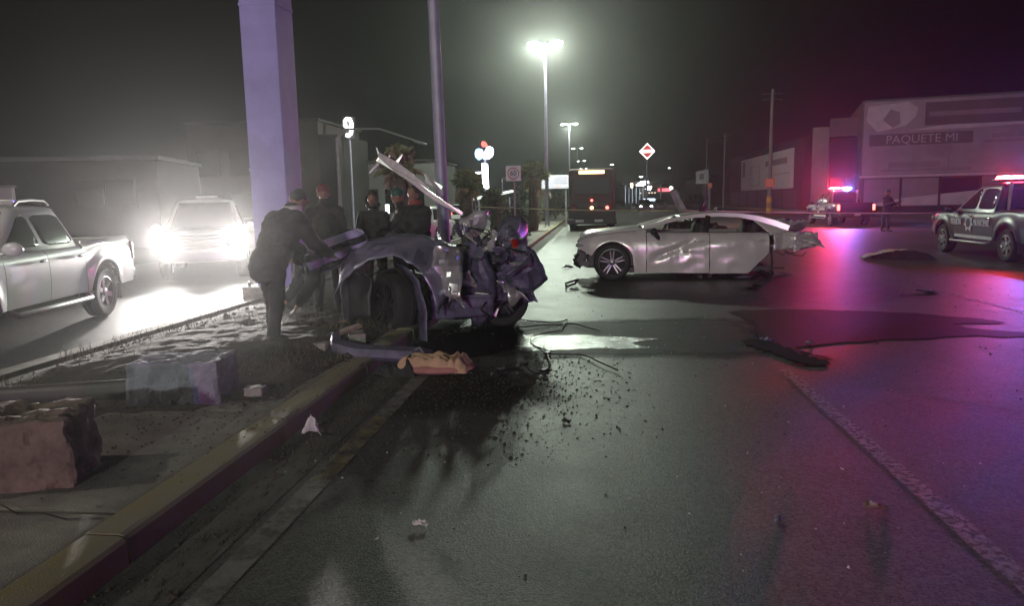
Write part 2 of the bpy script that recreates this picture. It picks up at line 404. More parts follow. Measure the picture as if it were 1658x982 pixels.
# ------------------------------------------------------------------ buildings
DARKW = mat("dark_facade", (.022, .019, .018), .85, var=.3, scale=.8, bump=.2, bscale=10)
BROWNW = mat("brown_facade", (.04, .031, .028), .85, var=.25, scale=.7, bump=.2, bscale=10)
PALEW = mat("pale_facade", (.20, .19, .19), .8, var=.15, scale=.9, bump=.2, bscale=10)
GREYW = mat("grey_facade", (.10, .095, .095), .8, var=.2, scale=.9, bump=.2, bscale=10)
def face(parent, name, m, M, x0, x1, z0, z1, d0=.02, d1=.0, bev=0):
    # a thin real panel on a facade whose plane is local y=0, facing -y
    b = MB().box(((x0+x1)/2, (-d0-d1)/2, (z0+z1)/2), (x1-x0, abs(d0-d1), z1-z0)); b.v = [tuple(M @ Vector(v)) for v in b.v]
    return b.build(name, m, parent, bevel=bev)
def text_mesh(s, size, m, parent, M, name='lettering', ext=.004, sx=1.0, align='CENTER'):
    cu = bpy.data.curves.new('txt', 'FONT'); cu.body = s; cu.size = size; cu.extrude = ext; cu.align_x = align; cu.align_y = 'CENTER'
    cu.resolution_u = 3
    t = bpy.data.objects.new('txt', cu); COL.objects.link(t)
    dg = bpy.context.evaluated_depsgraph_get(); dg.update()
    me = bpy.data.meshes.new_from_object(t.evaluated_get(dg)); bpy.data.objects.remove(t)
    me.transform(M @ Matrix.Rotation(pi/2, 4, 'X') @ Matrix.Diagonal((sx, 1, 1, 1)))
    me.name = name
    return link(name, me, m, parent)

# big store with the advertising front, right
store = thing('store_building', 'large store covered in faded advertising panels behind the right police pickup', 'building', (23.9, 70.5, 0), R(-14))
I = Matrix.Identity(4)
MB().box((17, 9.0, 4.9), (34, 17.9, 9.8)).build('wall', GREYW, store)
PRINT = mat("faded_print", (.30, .27, .29), .7, col2=(.20, .17, .20), scale=.5)
PRINTD = mat("faded_dark_print", (.075, .06, .07), .7, col2=(.12, .09, .10), scale=.6)
PRINTM = mat("faded_mid_print", (.17, .14, .16), .7, col2=(.24, .20, .22), scale=.8)
LETT = mat("white_print", (.34, .33, .34), .6, var=.15)
for i in range(5): face(store, 'advertising_panel', PRINT, I, .1+i*6.8, 6.86+i*6.8, 3.25, 9.6, .06, .0)
face(store, 'sign_band', PRINTD, I, 4.9, 33, 7.35, 9.3, .12, .062)
b = MB().prism([(.3, 8.0), (.4, 9.2), (3.6, 9.45), (4.3, 8.9), (4.2, 8.2), (3.4, 7.4), (1.2, 7.0)], (-.12, -.064)); b.build('picture_patch', mat('pale_print', (.42, .39, .42), .7, var=.15, scale=1.2), store)
b = MB().prism([(1.6, 8.0), (2.2, 8.9), (2.9, 8.6), (3.0, 7.6), (2.4, 7.3)], (-.14, -.122)); b.build('picture_patch', PRINTM, store)
b = MB().prism([(3.6, 7.0), (8, 7.5), (16, 7.6), (16, 7.25), (8, 7.0)], (-.10, -.064)); b.build('picture_patch', mat('pale_print', (.4, .4, .4)), store)
face(store, 'name_strip', PRINTD, I, .6, 8.6, 5.75, 6.75, .13, .064)
text_mesh('PAQUETE MI', 1.02, LETT, store, Matrix.Translation((4.7, -.14, 6.23)), sx=.98)
for (x0, x1, z0, z1) in ((2.2, 6.2, 3.8, 4.3), (1.6, 8.6, 3.45, 3.7), (10, 18, 6.1, 6.45), (9.4, 13, 5.7, 5.95), (5.2, 12, 8.1, 8.5)): face(store, 'faded_text_line', PRINTM, I, x0, x1, z0, z1, .135, .125 if z0 > 7.3 else .064)
for (cx, cz, r) in ((6.2, 5.2, .9), (16.4, 5.0, 1.1), (22, 5.6, 1.3)):
    b = MB().prism([(cx+r*1.1*cos(t*pi/6), cz+r*sin(t*pi/6)*(1 if t < 7 else .7)) for t in range(12)], (-.11, -.064)); b.build('picture_patch', PRINTM, store)
face(store, 'canopy_edge', mat('pale_trim', (.4, .38, .4), .6), I, -.1, 34.1, 2.98, 3.2, .5, .0)
for i in range(11):
    face(store, 'window', DGLASS if i % 3 == 2 else PRINTM, I, .35+i*3.05, 3.25+i*3.05, .45, 2.85, .03, .0)
    face(store, 'window_frame', DARKW, I, .12+i*3.05, .3+i*3.05, .1, 2.95, .09, .0)
face(store, 'base_course', DARKW, I, 0, 34, 0, .42, .07, .0)
b = MB().prism([(.4, .5), (3.4, 1.15), (9, 1.7), (14, 1.2), (14, .5)], (-.06, -.034)); b.build('picture_patch', mat('pale_print', (.4, .4, .4)), store)

# tall pale portal building
por = thing('portal_building', 'tall pale pylon shop front beside the big advertising store', 'building', (21.2, 76, 0), R(-18))
MB().box((3.4, 6, 3.6), (6.8, 9.9, 7.2)).build('wall', DARKW, por)
MB().box((.75, .3, 4.0), (1.5, 1.6, 8.0)).build('pylon', PALEW, por, bevel=.05)
MB().box((6.2, .3, 4.6), (1.2, 1.6, 9.2)).build('pylon', PALEW, por, bevel=.05)
MB().box((3.55, .2, 7.9), (4.08, 1.3, 1.7)).build('lintel', GREYW, por)
face(por, 'sign_panel', PRINTM, I, .18, 1.32, 4.6, 6.2, .56, .5); face(por, 'sign_panel', PRINTM, I, .18, 1.32, 2.9, 4.2, .56, .5)
for i in range(3): face(por, 'window', DGLASS, I, 1.7+i*1.3, 2.9+i*1.3, .4, 3.2, .03, .0)
face(por, 'door', DARKW, I, 1.7, 5.4, 3.5, 6.8, .05, 0)

# dark warehouse with the white panel, along the right side of the road (faces the road: -x)
wh = thing('warehouse', 'dark roadside warehouse carrying a big white panel on its front', 'building', (22.6, 0, 0), 0)
Mw = Matrix.Translation((0, 128, 0)) @ Matrix.Rotation(-pi/2, 4, 'Z')
def wface(name, m, y0, y1, z0, z1, d0=.05, d1=0): return face(wh, name, m, Mw, 128-y1, 128-y0, z0, z1, d0, d1)
MB().box((6, 106, 3.9), (12, 44, 7.8)).build('wall', DARKW, wh)
wpan = wface('billboard', mat('white_panel', (.55, .55, .58), .6, var=.06, scale=.6), 88, 117, 2.4, 6.9, .25, .0)
for (y0, y1, z0, z1) in ((90, 101, 5.3, 6.0),): 
    q = wface('dark_lettering_strip', PRINTM, y0, y1, z0, z1, .27, .252)
for (y0, y1, z0, z1) in ((104.5, 110, 2.95, 3.02), (104.5, 110, 5.6, 5.67), (104.5, 104.7, 3.02, 5.6), (109.8, 110, 3.02, 5.6), (88.5, 101, 4.15, 4.22), (114, 116, 4.4, 6.6)):
    wface('print_rule', PRINTM, y0, y1, z0, z1, .268, .252)
for k in range(6): wface('shutter', mat('steel_shutter', (.05, .045, .05), .6, var=.2), 86.5+k*6.8, 92.3+k*6.8, .1, 2.2, .04, 0)
wh2 = thing('low_shop', 'low dark shop with a pale banner far up the right side', 'building', (20.5, 0, 0), 0)
MB().box((6, 152, 2.6), (12, 38, 5.2)).build('wall', DARKW, wh2)
b = MB().box((-.1, 140, 3.5), (.12, 7, 3.4)); b.build('fascia', GREYW, wh2)
for k in range(4): MB().box((-.03, 138+k*8, 1.2), (.06, 5, 2.0)).build('window', DGLASS, wh2)
ban = thing('banner', 'pale square hanging banner on a thin post by the low shop', 'banner', (15.6, 110, 0))
MB().tube((.9, 0, 0), (.9, 0, 6.4), .06, .05).build('post', POLEP, ban)
b = MB(); b.grid(lambda u, v: (lerp(-.95, .75, u)+.1*sin(v*3), .08*sin(u*5+v*2), lerp(3.5, 5.2+.35*u, v)), 8, 8); b.build('cloth', mat('banner_cloth', (.5, .5, .52), .8, var=.12, scale=2), ban, thick=.01)
b = MB(); b.grid(lambda u, v: (lerp(-.4, .2, u), -.03+.08*sin(lerp(.32, .68, u)*5+v*2), lerp(4.1, 4.9, v)), 4, 4); b.build('emblem', PRINTM, ban, thick=.01)

# left side buildings
lb = thing('corner_house', 'low flat-roofed pale house with one window behind the white pickup', 'building', (-21.5, 27, 0), R(14))
MB().box((-2, 3, 1.75), (13, 6, 3.5)).build('wall', DARKW, lb)
MB().box((-2, 2.9, 3.58), (13.3, 6.3, .16)).build('roof', GREYW, lb)
w = face(lb, 'window', DGLASS, I, 1.4, 3.6, 1.75, 2.75, .03, -.02)
for a in ((1.3, 3.7, 2.75, 2.85), (1.3, 3.7, 1.65, 1.75), (1.3, 1.4, 1.75, 2.75), (3.6, 3.7, 1.75, 2.75), (2.46, 2.54, 1.75, 2.75)): face(lb, 'window_frame', DARKW, I, *a, .06, 0)
lw = thing('yard_wall', 'plain pale block wall in front of the corner house', 'wall', (-21.5, 23, 0), R(14))
b = MB()
MB().box((-4, 0, 1.2), (12, .2, 2.4)).build('wall', mat('lilac_wall', (.40, .37, .40), .8, var=.1, scale=1.), lw)
MB().box((-4, 0, 2.44), (12.1, .28, .08)).build('coping', PALEW, lw)
br = thing('brown_building', 'tall dark brown commercial block behind the big column', 'building', (-17.4, 44, 0), R(0))
MB().box((-3.2, 4, 3.3), (8.4, 8, 6.6)).build('wall', BROWNW, br)
MB().box((1.6, 3.0, 2.9), (1.2, 6, 5.8)).build('stair_tower', DARKW, br)
MB().box((-1.4, -.15, 5.7), (1.7, .25, 1.7)).build('sign_box', GREYW, br, bevel=.2)
for i in range(3):
    for k in range(2): face(br, 'window', DGLASS, I, -6.8+i*2.1, -5.3+i*2.1, .9+k*2.6, 2.4+k*2.6, .03, 0)
MB().box((-3.2, 3.9, 6.68), (8.7, 8.3, .16)).build('roof', DARKW, br)
gs = thing('grey_shed', 'grey low building faintly lit beside the brown block', 'building', (-13.4, 50, 0), 0)
MB().box((0, 4, 2.2), (5.4, 8, 4.4)).build('wall', GREYW, gs)
MB().box((0, 3.9, 4.46), (5.7, 8.3, .12)).build('roof', DARKW, gs)
for i in range(3): face(gs, 'window', DGLASS, I, -2.3+i*1.6, -1.2+i*1.6, 1., 2.6, .03, 0)
nine = thing('lit_sign', 'glowing white hooked sign on the edge of the brown block', 'sign', (-14.8, 44.5, 0))
b = MB(); pts = [(-.02, 5.78), (.12, 5.72), (.27, 5.85), (.33, 6.15), (.33, 6.5), (.25, 6.7), (.08, 6.74), (-.06, 6.6), (-.06, 6.35), (.05, 6.2), (.2, 6.18)]
b.path([(x, 0, z) for x, z in pts], .10, 8); b.build('tube', emit('cool_white_sign', (.85, .95, 1.), 9.), nine, smooth=60)
MB().box((.1, .2, 6.2), (.7, .2, 1.3)).build('back_plate', DARKW, nine)
MB().tube((.1, .25, 0), (.1, .25, 5.6), .07).build('post', POLEP, nine)

# ------------------------------------------------------------------ vehicles
WHEEL_ME = {}
def wheel_meshes(r, w, rimr, style):
    key = (r, w, rimr, style)
    if key in WHEEL_ME: return WHEEL_ME[key]
    RX = Matrix.Rotation(-pi/2, 4, 'X')     # axis z -> +y (outside)
    h = w/2
    b = MB(); b.lathe([(rimr, -h*.9), (rimr+.02, -h), (r-.035, -h), (r-.008, -h*.8), (r, -h*.4), (r-.006, -h*.36), (r-.006, -h*.3), (r, -h*.26), (r, h*.26), (r-.006, h*.3), (r-.006, h*.36), (r, h*.4), (r-.008, h*.8), (r-.035, h), (rimr+.02, h), (rimr, h*.9)], 36, RX, closed=True)
    b.lathe([(.001, h*.2), (rimr*.95, h*.05)], 24, RX)
    ty = b.mesh('tyre', 40); ty.materials.append(RUBBER)
    b = MB(); b.lathe([(rimr+.008, h*.93), (rimr-.012, h*.97), (rimr-.02, h*.85), (rimr-.035, h*.5), (rimr-.04, -h*.8), (rimr+.008, -h*.9)], 32, RX)
    ns = 5 if style == 'split' else 6
    for k in range(ns):
        a = 2*pi*k/ns + .3
        offs = ((-.16, .2), (.16, -.2)) if style == 'split' else ((-.0, .0),)
        for (o1, o2) in offs:
            p0 = Vector((.05*cos(a+o1*2), h*.72, .05*sin(a+o1*2))); p1 = Vector(((rimr-.025)*cos(a+o1), h*.84, (rimr-.025)*sin(a+o1)))
            d = (p1-p0).normalized(); s = d.cross(Vector((0, 1, 0))).normalized(); wd = .012 if style == 'split' else .035
            w2 = wd*1.25
            vs = [p0+s*w2, p0-s*w2, p1-s*wd, p1+s*wd]; vs = vs+[v-Vector((0, .03, 0)) for v in vs]
            b.add(vs, [(0, 1, 2, 3), (7, 6, 5, 4), (0, 4, 5, 1), (1, 5, 6, 2), (2, 6, 7, 3), (3, 7, 4, 0)])
    b.lathe([(.065, h*.6), (.062, h*.78), (.03, h*.86), (.001, h*.87)], 16, RX)
    ri = b.mesh('rim', 35)
    WHEEL_ME[key] = (ty, ri); return ty, ri
def wheel(parent, loc, side, r=.37, w=.24, rimr=.235, style='six', rim=None, steer=0., tilt=0., label=None):
    ty, ri = wheel_meshes(r, w, rimr, style)
    e = bpy.data.objects.new('wheel', None); COL.objects.link(e); e.parent = parent; e.location = loc
    e.rotation_euler = (tilt, 0, (0 if side > 0 else pi)+steer)
    link('tyre', ty, None, e)
    key = (ri.name, (rim or ALLOY).name)
    if key not in WHEEL_ME:
        c = ri.copy(); c.materials.clear(); c.materials.append(rim or ALLOY); WHEEL_ME[key] = c
    link('rim', WHEEL_ME[key], None, e)
    if label: e['label'] = label
    return e

def body_fns(spec):
    """half width w(x,z), belt zt(x), sill zb(x) from a spec dict"""
    Wd, arches = spec['w'], spec['arches']
    def w(x, z):
        y = Wd*(1 - spec.get('tumble', .07)*max(0, (z-spec.get('mid', .8))/.4)**2 - .05*max(0, (spec.get('mid', .8)-z)/.5)**2)
        xf, xr = spec['tf'], spec['tr']
        if x > xf: y -= spec.get('df', .14)*((x-xf)/spec.get('lf', .8))**2
        if x < xr: y -= spec.get('dr', .05)*((xr-x)/spec.get('lr', .8))**2
        for (xc, zc, Rr) in arches:
            d = sqrt((x-xc)**2+(z-zc)**2)
            y += spec.get('flare', .03)*clamp(1-abs(d-Rr-.03)/.12)
        return y
    def zb(x):
        z = spec['sill'](x) if callable(spec['sill']) else spec['sill']
        for (xc, zc, Rr) in arches:
            if abs(x-xc) < Rr: z = max(z, zc+sqrt(Rr*Rr-(x-xc)**2))
        return z
    return w, zb
def S(x, v, w, zb, zt, r=.05):
    z = lerp(zb(x), zt(x), v); return w(x, z) - r*clamp((v-.82)/.18)**2, z
def side_panel(parent, name, m, x0, x1, s, w, zb, zt, nx=18, nz=9, t=.035, warp=None, r=.05):
    b = MB(); xs = [lerp(x0, x1, i/nx) for i in range(nx+1)]
    rows = []
    for j in range(nz+1):
        row = []
        for i, x in enumerate(xs):
            y, z = S(x, j/nz, w, zb, zt, r); p = Vector((x, s*y, z))
            if warp: p = warp(p)
            row.append(p)
        rows.append(row)
    n = nx+1; vs = [p for r_ in rows for p in r_]; fs = []
    for j in range(nz):
        for i in range(nx): fs.append((j*n+i, j*n+i+1, (j+1)*n+i+1, (j+1)*n+i))
    ring = [(0, i) for i in range(nx)] + [(j, nx) for j in range(nz)] + [(nz, i) for i in range(nx, 0, -1)] + [(j, 0) for j in range(nz, 0, -1)]
    o = len(vs)
    for (j, i) in ring: vs.append(rows[j][i]+Vector((0, -s*t, 0)))
    k = len(ring)
    for a in range(k):
        j, i = ring[a]; j2, i2 = ring[(a+1) % k]; fs.append((j*n+i, j2*n+i2, o+(a+1) % k, o+a))
    b.add(vs, fs); return b.build(name, m, parent, smooth=40)
def lid(parent, name, m, x0, x1, w, zb, zt, crown=.03, nx=14, ny=10, warp=None, r=.05, inset=.004, drop=.0):
    b = MB()
    def P(u, v):
        x = lerp(x0, x1, u); y, z = S(x, 1, w, zb, zt, r); y -= inset; q = 2*v-1
        p = Vector((x, y*q, z+crown*(1-q*q)-drop)); return warp(p) if warp else p
    b.grid(P, nx, ny); return b.build(name, m, parent, smooth=40, thick=.02)
def cab(parent, name, m, X0, X1, Y, Z, crown=.05, rc=.10):
    """lofted cabin; X0(v),X1(v) rear/front, Y(v) half width, Z(v) height"""
    b = MB(); nv = 8; rings = []
    for j in range(nv+1):
        v = j/nv; x0, x1, y, z = X0(v), X1(v), Y(v), Z(v); pts = []
        for (cx, cy_, a0) in ((x1-rc, y-rc, 0), (x0+rc, y-rc, 90), (x0+rc, -y+rc, 180), (x1-rc, -y+rc, 270)):
            for k in range(4): a = R(a0+k*30); pts.append(Vector((cx+rc*cos(a), cy_+rc*sin(a), z)))
        rings.append(pts)
    n = 16; vs = [p for r_ in rings for p in r_]; fs = []
    for j in range(nv):
        for k in range(n): fs.append((j*n+k, j*n+(k+1) % n, (j+1)*n+(k+1) % n, (j+1)*n+k))
    top = rings[-1]; c = sum(top, Vector())/n
    for sc, dz in ((.93, crown*.35), (.75, crown*.75), (.4, crown)):
        o = len(vs); vs += [c+(p-c)*sc+Vector((0, 0, dz)) for p in top]
        for k in range(n): fs.append((o-n+k, o-n+(k+1) % n, o+(k+1) % n, o+k))
    o = len(vs)-n; fs.append(tuple(range(o, o+n)))
    b.add(vs, fs); return b.build(name, m, parent, smooth=50)
def cab_window(parent, name, m, s, v0, v1, xa, xb, Y, Z, off=.006, rr=.06):
    """side glass: xa(v) rear limit, xb(v) front limit"""
    b = MB(); N_ = 10
    def P(u, t):
        v = lerp(v0, v1, t); k = rr*(max(0, (.12-t)/.12)**2 + max(0, (t-.88)/.12)**2)
        x = lerp(xa(v)+k, xb(v)-k, u); return Vector((x, s*(Y(v)+off), Z(v)))
    ts = [0, .04, .08, .14, .3, .5, .7, .86, .92, .96, 1]
    b.grid(lambda u, t: P(u, ts[round(t*10)]), 8, 10); return b.build(name, m, parent, smooth=60, thick=.004)
def cab_screen(parent, name, m, front, v0, v1, X, Y, Z, frac=.86, off=.006):
    b = MB(); sg = 1 if front else -1
    def P(u, t):
        v = lerp(v0, v1, t); q = 2*u-1; return Vector((X(v)+sg*(off+.02*(1-q*q)), q*Y(v)*frac, Z(v)))
    b.grid(P, 8, 6); return b.build(name, m, parent, smooth=60, thick=.004)
def headlamp_box(parent, m, x, y, z, sx, sy, sz, s, name='headlight'):
    b = MB().ell((x, s*y, z), (sx, sy, sz), None, 16, 10); return b.build(name, m, parent, smooth=180)

def pickup(name, label, loc, rz, paint, group=None, lightbar=None, rails=False, letters=False, door_paint=None, lamps='off', tails=None, steps=True, roofbox=False, detail=True, bar_power=0, low=0.):
    t = thing(name, label, 'pickup truck', loc, rz, group)
    xf, xr = 1.62, -1.53; zc, RA = .385, .47
    spec = dict(w=.925, arches=((xf, zc, RA), (xr, zc, RA)), sill=.44, tf=1.75, df=.16, lf=.85, tr=-2.2, dr=.03, lr=.4, flare=.035, mid=.82)
    w, zb = body_fns(spec)
    ztd = lambda x: 1.10 - .02*x
    zth = lambda x: 1.095 - .025*(x-.98) - .16*max(0, (x-2.05)/.5)**2
    ztb = lambda x: 1.15 + .03*clamp((-x-1)/1.6)
    dp = door_paint or paint
    for s in (1, -1):
        side_panel(t, 'front_fender', paint, .985, 2.5, s, w, zb, zth, 22, 9)
        for (a, c, nm) in ((.012, .975, 'door'), (-.955, .0, 'door')):
            d = side_panel(t, nm, dp, a, c, s, w, zb, ztd, 10, 9)
            yy = w(a+.2, .96)
            b = MB().ell((a+.17, s*(yy+.028), .965), (.10, .018, .022), None, 12, 8); b.build('handle', CHROME, d, smooth=180)
        side_panel(t, 'bed_side', paint, -2.6, -.967, s, w, zb, ztb, 24, 9)
        # bed inner skin
        b = MB().box((-1.79, s*.80, .95), (1.6, .03, .42)); b.build('bed_liner', BLACK, t)
        b = MB().box((-2.575, s*.855, .93), (.09, .13, .30)); b.build('tail_light', tails[0 if s > 0 else 1] if tails else REDLENS, t, bevel=.03)
        headlamp_box(t, CLEAR if lamps == 'off' else emit('headlight_on', (1, .97, .92), 120.), 2.40, .70, .90, .14, .19, .11, s)
        # mirror
        b = MB().ell((.98, s*1.03, 1.16), (.06, .12, .085), None, 14, 9).tube((.95, s*.86, 1.10), (.98, s*.97, 1.13), .02)
        b.build('mirror', paint if not letters else BLACK, t, smooth=60)
        if steps: MB().path([(-.9, s*.93, .42), (-.86, s*1.0, .37), (.95, s*1.0, .37), (1.0, s*.93, .42)], .035, 10).build('side_step', STEEL, t, smooth=60)
        for xc in (xf, xr):
            MB().prism([(xc+(RA+.005)*cos(R(a)), zc+(RA+.005)*sin(R(a))) for a in range(0, 181, 15)], sorted((s*.50, s*.86))).build('wheel_well', BLACK, t)
        wheel(t, (xf, s*.80, .37), s); wheel(t, (xr, s*.80, .37), s)
        if rails: MB().path([(.1, s*.60, 1.80-low), (.0, s*.60, 1.86-low), (-.3, s*.60, 1.875-low), (-.62, s*.60, 1.86-low), (-.72, s*.60, 1.80-low)], .02, 8).build('roof_rail', STEEL, t, smooth=60)
        if s > 0 or True:
            b = MB().box((-2.2, s*.93, .28), (.02, .04, .3))
            MB().box((xr-.50, s*.80, .33), (.015, .22, .24)).build('mud_flap', BLACK, t)
    lid(t, 'hood', paint, 1.0, 2.5, w, zb, zth, .05)
    MB().box((0, 0, .58), (4.6, 1.2, .34)).build('chassis', BLACK, t)
    MB().box((-1.79, 0, .74), (1.62, 1.6, .04)).build('bed_floor', BLACK, t)
    MB().box((-.985, 0, .95), (.03, 1.7, .42)).build('bed_front_wall', paint, t)
    tg = MB().box((-2.60, 0, .92), (.05, 1.56, .48)).build('tailgate', paint, t, bevel=.015)
    MB().box((-2.632, 0, 1.02), (.012, .3, .07)).build('tailgate_handle', BLACK, tg, bevel=.004)
    MB().box((-2.70, 0, .56), (.16, 1.72, .17)).build('rear_bumper', CHROME, t, bevel=.03)
    MB().box((-2.79, 0, .58), (.01, .3, .14)).build('licence_plate', mat('licence_plate', (.5, .5, .5), .5), t)
    MB().box((2.52, 0, .56), (.22, 1.62, .26), taper=.03).build('front_bumper', BLACK if letters else paint, t, bevel=.05)
    gr = MB().box((2.46, 0, .88), (.08, .95, .26)).build('grille', BLACK, t, bevel=.02)
    for k in range(3): MB().box((2.51, 0, .80+k*.08), (.03, .9, .02)).build('grille_bar', CHROME, gr)
    # cabin
    X0 = lambda v: -.93+.13*v; X1 = lambda v: 1.12-.98*v+.10*v*v; Y = lambda v: .865-.20*v-.03*v*v; Z = lambda v: 1.10+(.68-low)*v-.02*v*v
    cb = cab(t, 'cabin', paint, X0, X1, Y, Z)
    bs = .02
    for s in (1, -1):
        cab_window(cb, 'window', DGLASS, s, .10, .84, lambda v: .045, lambda v: X1(v)-.17, Y, Z)
        cab_window(cb, 'window', DGLASS, s, .10, .84, lambda v: X0(v)+.10, lambda v: -.045, Y, Z, rr=.14)
    cab_screen(cb, 'windshield', DGLASS, True, .05, .93, X1, Y, Z)
    cab_screen(cb, 'rear_window', DGLASS, False, .12, .85, X0, Y, Z, .8)
    if roofbox:
        MB().box((-.62, 0, 1.86-low), (.12, .5, .07)).build('roof_lamp', CLEAR, t, bevel=.02)
    if lightbar:
        lbp = MB().box((-.3, 0, 1.85), (.34, 1.22, .05)).build('light_bar', BLACK, t, bevel=.015)
        for k, (s, cname) in enumerate(((1, 'red'), (-1, 'blue'))):
            col, e = ((1, .035, .05), 60.) if cname == 'red' else ((.14, .18, 1), 50.)
            mm = emit('police_%s_lens%s' % (cname, '' if lightbar == 1 else '_b'), col, e, (.3, .05, .05) if s > 0 else (.05, .05, .3))
            for q in range(2):
                MB().box((-.3, s*(.15+q*.28), 1.915), (.30, .26, .085), taper=.25).build('light_module', mm, lbp, bevel=.02)
            if bar_power:
                light('POINT', 'lamp_bulb', lbp, (-.3, s*.36, 2.03), bar_power[0 if s > 0 else 1], col, .06)
        MB().box((-.3, 0, 1.91), (.31, .06, .09)).build('light_module', CHROME, lbp)
    if letters:
        for s in (1, -1):
            y = s*(w(.5, .80)+.018)
            M0 = Matrix.Translation((0, y, 0)) @ (Matrix.Rotation(pi, 4, 'Z') if s > 0 else Matrix.Identity(4))
            k = -1 if s > 0 else 1
            def TM(x, z): return Matrix.Translation((x, y, z)) @ (Matrix.Rotation(pi, 4, 'Z') if s > 0 else Matrix.Identity(4))
            LW = mat('reflective_lettering', (.8, .8, .82), .4, var=.1)
            text_mesh('POLICIA', .23, LW, t, TM(.83 if s > 0 else -.55, .84), ext=.012, sx=.62)
            text_mesh('MUNICIPAL', .23, LW, t, TM(-.45 if s > 0 else .75, .84), ext=.012, sx=.62)
            st = [(.30*(1 if i % 2 == 0 else .62)*sin(i*pi/7), .30*(1 if i % 2 == 0 else .62)*cos(i*pi/7)) for i in range(14)]
            xc = .16
            b = MB().prism([(xc+p[0]*.75, .83+p[1]*.75) for p in st], sorted((y-.012, y+.012))); bd = b.build('badge', LW, t)
            b = MB().prism([(xc+.115*cos(a*pi/8), .83+.115*sin(a*pi/8)) for a in range(16)], sorted((y-.014, y+.015))); b.build('badge_centre', mat('badge_dark', (.03, .03, .05), .5), bd)
            MB().box((-.0, s*(w(0, .5)-.002), .49), (1.85, .03, .075)).build('side_stripe', LW, t)
            MB().tube((-.97, s*.62, 1.15), (-1.05, s*.62, 1.80), .035).build('roll_bar', STEEL, t, smooth=60)
    return t

def small_car(name, label, loc, rz, paint, cat='car', group=None, tails=None, lamps=False):
    t = thing(name, label, cat, loc, rz, group)
    xf, xr = 1.28, -1.28; zc, RA = .31, .37
    spec = dict(w=.86, arches=((xf, zc, RA), (xr, zc, RA)), sill=.24, tf=1.4, df=.18, lf=.75, tr=-1.5, dr=.10, lr=.55, flare=.015, mid=.6)
    w, zb = body_fns(spec)
    ztd = lambda x: .90; zth = lambda x: .90-.06*(x-.8)-.16*max(0, (x-1.7)/.4)**2; ztt = lambda x: .93-.05*max(0, -x-1.4)
    for s in (1, -1):
        side_panel(t, 'front_fender', paint, .84, 2.08, s, w, zb, zth, 16, 7)
        for a, c in ((-.1, .83), (-1.02, -.11)): side_panel(t, 'door', paint, a, c, s, w, zb, ztd, 8, 7)
        side_panel(t, 'rear_fender', paint, -2.05, -1.03, s, w, zb, ztt, 14, 7)
        MB().box((-2.02, s*.66, .74), (.08, .26, .16)).build('tail_light', tails or REDLENS, t, bevel=.03)
        headlamp_box(t, emit('far_headlight', (1, .97, .9), 25.) if lamps else CLEAR, 2.0, .62, .66, .09, .15, .07, s)
        wheel(t, (xf, s*.73, .30), s, .30, .19, .19); wheel(t, (xr, s*.73, .30), s, .30, .19, .19)
    lid(t, 'hood', paint, .85, 2.08, w, zb, zth, .04); lid(t, 'trunk_lid', paint, -2.05, -1.3, w, zb, ztt, .02)
    MB().box((0, 0, .42), (3.9, 1.1, .36)).build('chassis', BLACK, t)
    MB().box((-2.06, 0, .5), (.10, 1.5, .34)).build('rear_bumper', paint, t, bevel=.04)
    MB().box((2.08, 0, .42), (.12, 1.45, .34)).build('front_bumper', paint, t, bevel=.04)
    MB().box((-2.115, 0, .55), (.012, .36, .12)).build('licence_plate', mat('licence_plate', (.5, .5, .5), .5), t)
    X0 = lambda v: -1.75+.62*v; X1 = lambda v: 1.0-.85*v; Y = lambda v: .80-.22*v; Z = lambda v: .89+.54*v
    cb = cab(t, 'cabin', paint, X0, X1, Y, Z)
    for s in (1, -1):
        cab_window(cb, 'window', DGLASS, s, .1, .86, lambda v: -.07, lambda v: X1(v)-.14, Y, Z)
        cab_window(cb, 'window', DGLASS, s, .1, .86, lambda v: X0(v)+.25, lambda v: -.14, Y, Z)
    cab_screen(cb, 'windshield', DGLASS, True, .06, .92, X1, Y, Z); cab_screen(cb, 'rear_window', DGLASS, False, .12, .88, X0, Y, Z)
    return t

# white pickup at the left edge of the frame, nose out of the picture
hd = math.atan2(-.98, .19)
c_, s_ = cos(hd), sin(hd)
def place(wx, wy, lx, ly, h): return (wx-(lx*cos(h)-ly*sin(h)), wy-(lx*sin(h)+ly*cos(h)), 0)
pickup('pickup_truck', 'clean white pickup with roof rails and chrome handles at the left edge', place(-7.3, 10.4, -1.53, .925, hd), hd, WHITEP, rails=True, roofbox=True, low=.13)
# pickup with blazing headlights
hd2 = math.atan2(-.9, .42)
hp = pickup('pickup_truck', 'pale pickup facing the camera with both headlights blazing', place(-8.35, 15.3, 2.5, .1, hd2), hd2, WHITEP, lamps='on', steps=False, roofbox=True)
for s in (1, -1):
    light('SPOT', 'headlight_bulb', hp, (2.54, s*.70, .90), 3600, (1, .94, .90), .13, (R(90+5), 0, R(-90)), R(60), 1.0)
# police pickups
pol = dict(group='police pickups with roof lights on', lightbar=1, letters=True, tails=(TAIL_ON, TAIL_ON))
pickup('police_pickup', 'dark police pickup with door lettering and star at the right edge', (10.22, 19.45, 0), R(88), DARKP, bar_power=(280, 480), **pol).scale = (1.06, 1, 1.0)
pickup('police_pickup', 'dark police pickup seen from behind under a red flashing roof light', (13.0, 41.6, 0), R(92), DARKP, bar_power=(1900, 1000), **pol)
pickup('police_pickup', 'dark police pickup parked behind the photographer with blue and red roof lights', (1.0, -27, 0), R(92), DARKP, bar_power=(3600, 3200), **pol)

# ------------------------------------------------------------------ silver sedan torn off behind the rear door
sd = thing('silver_sedan', 'wrecked silver sedan standing across the road with its tail torn off', 'wrecked car', (.37, 15.55, 0), pi)
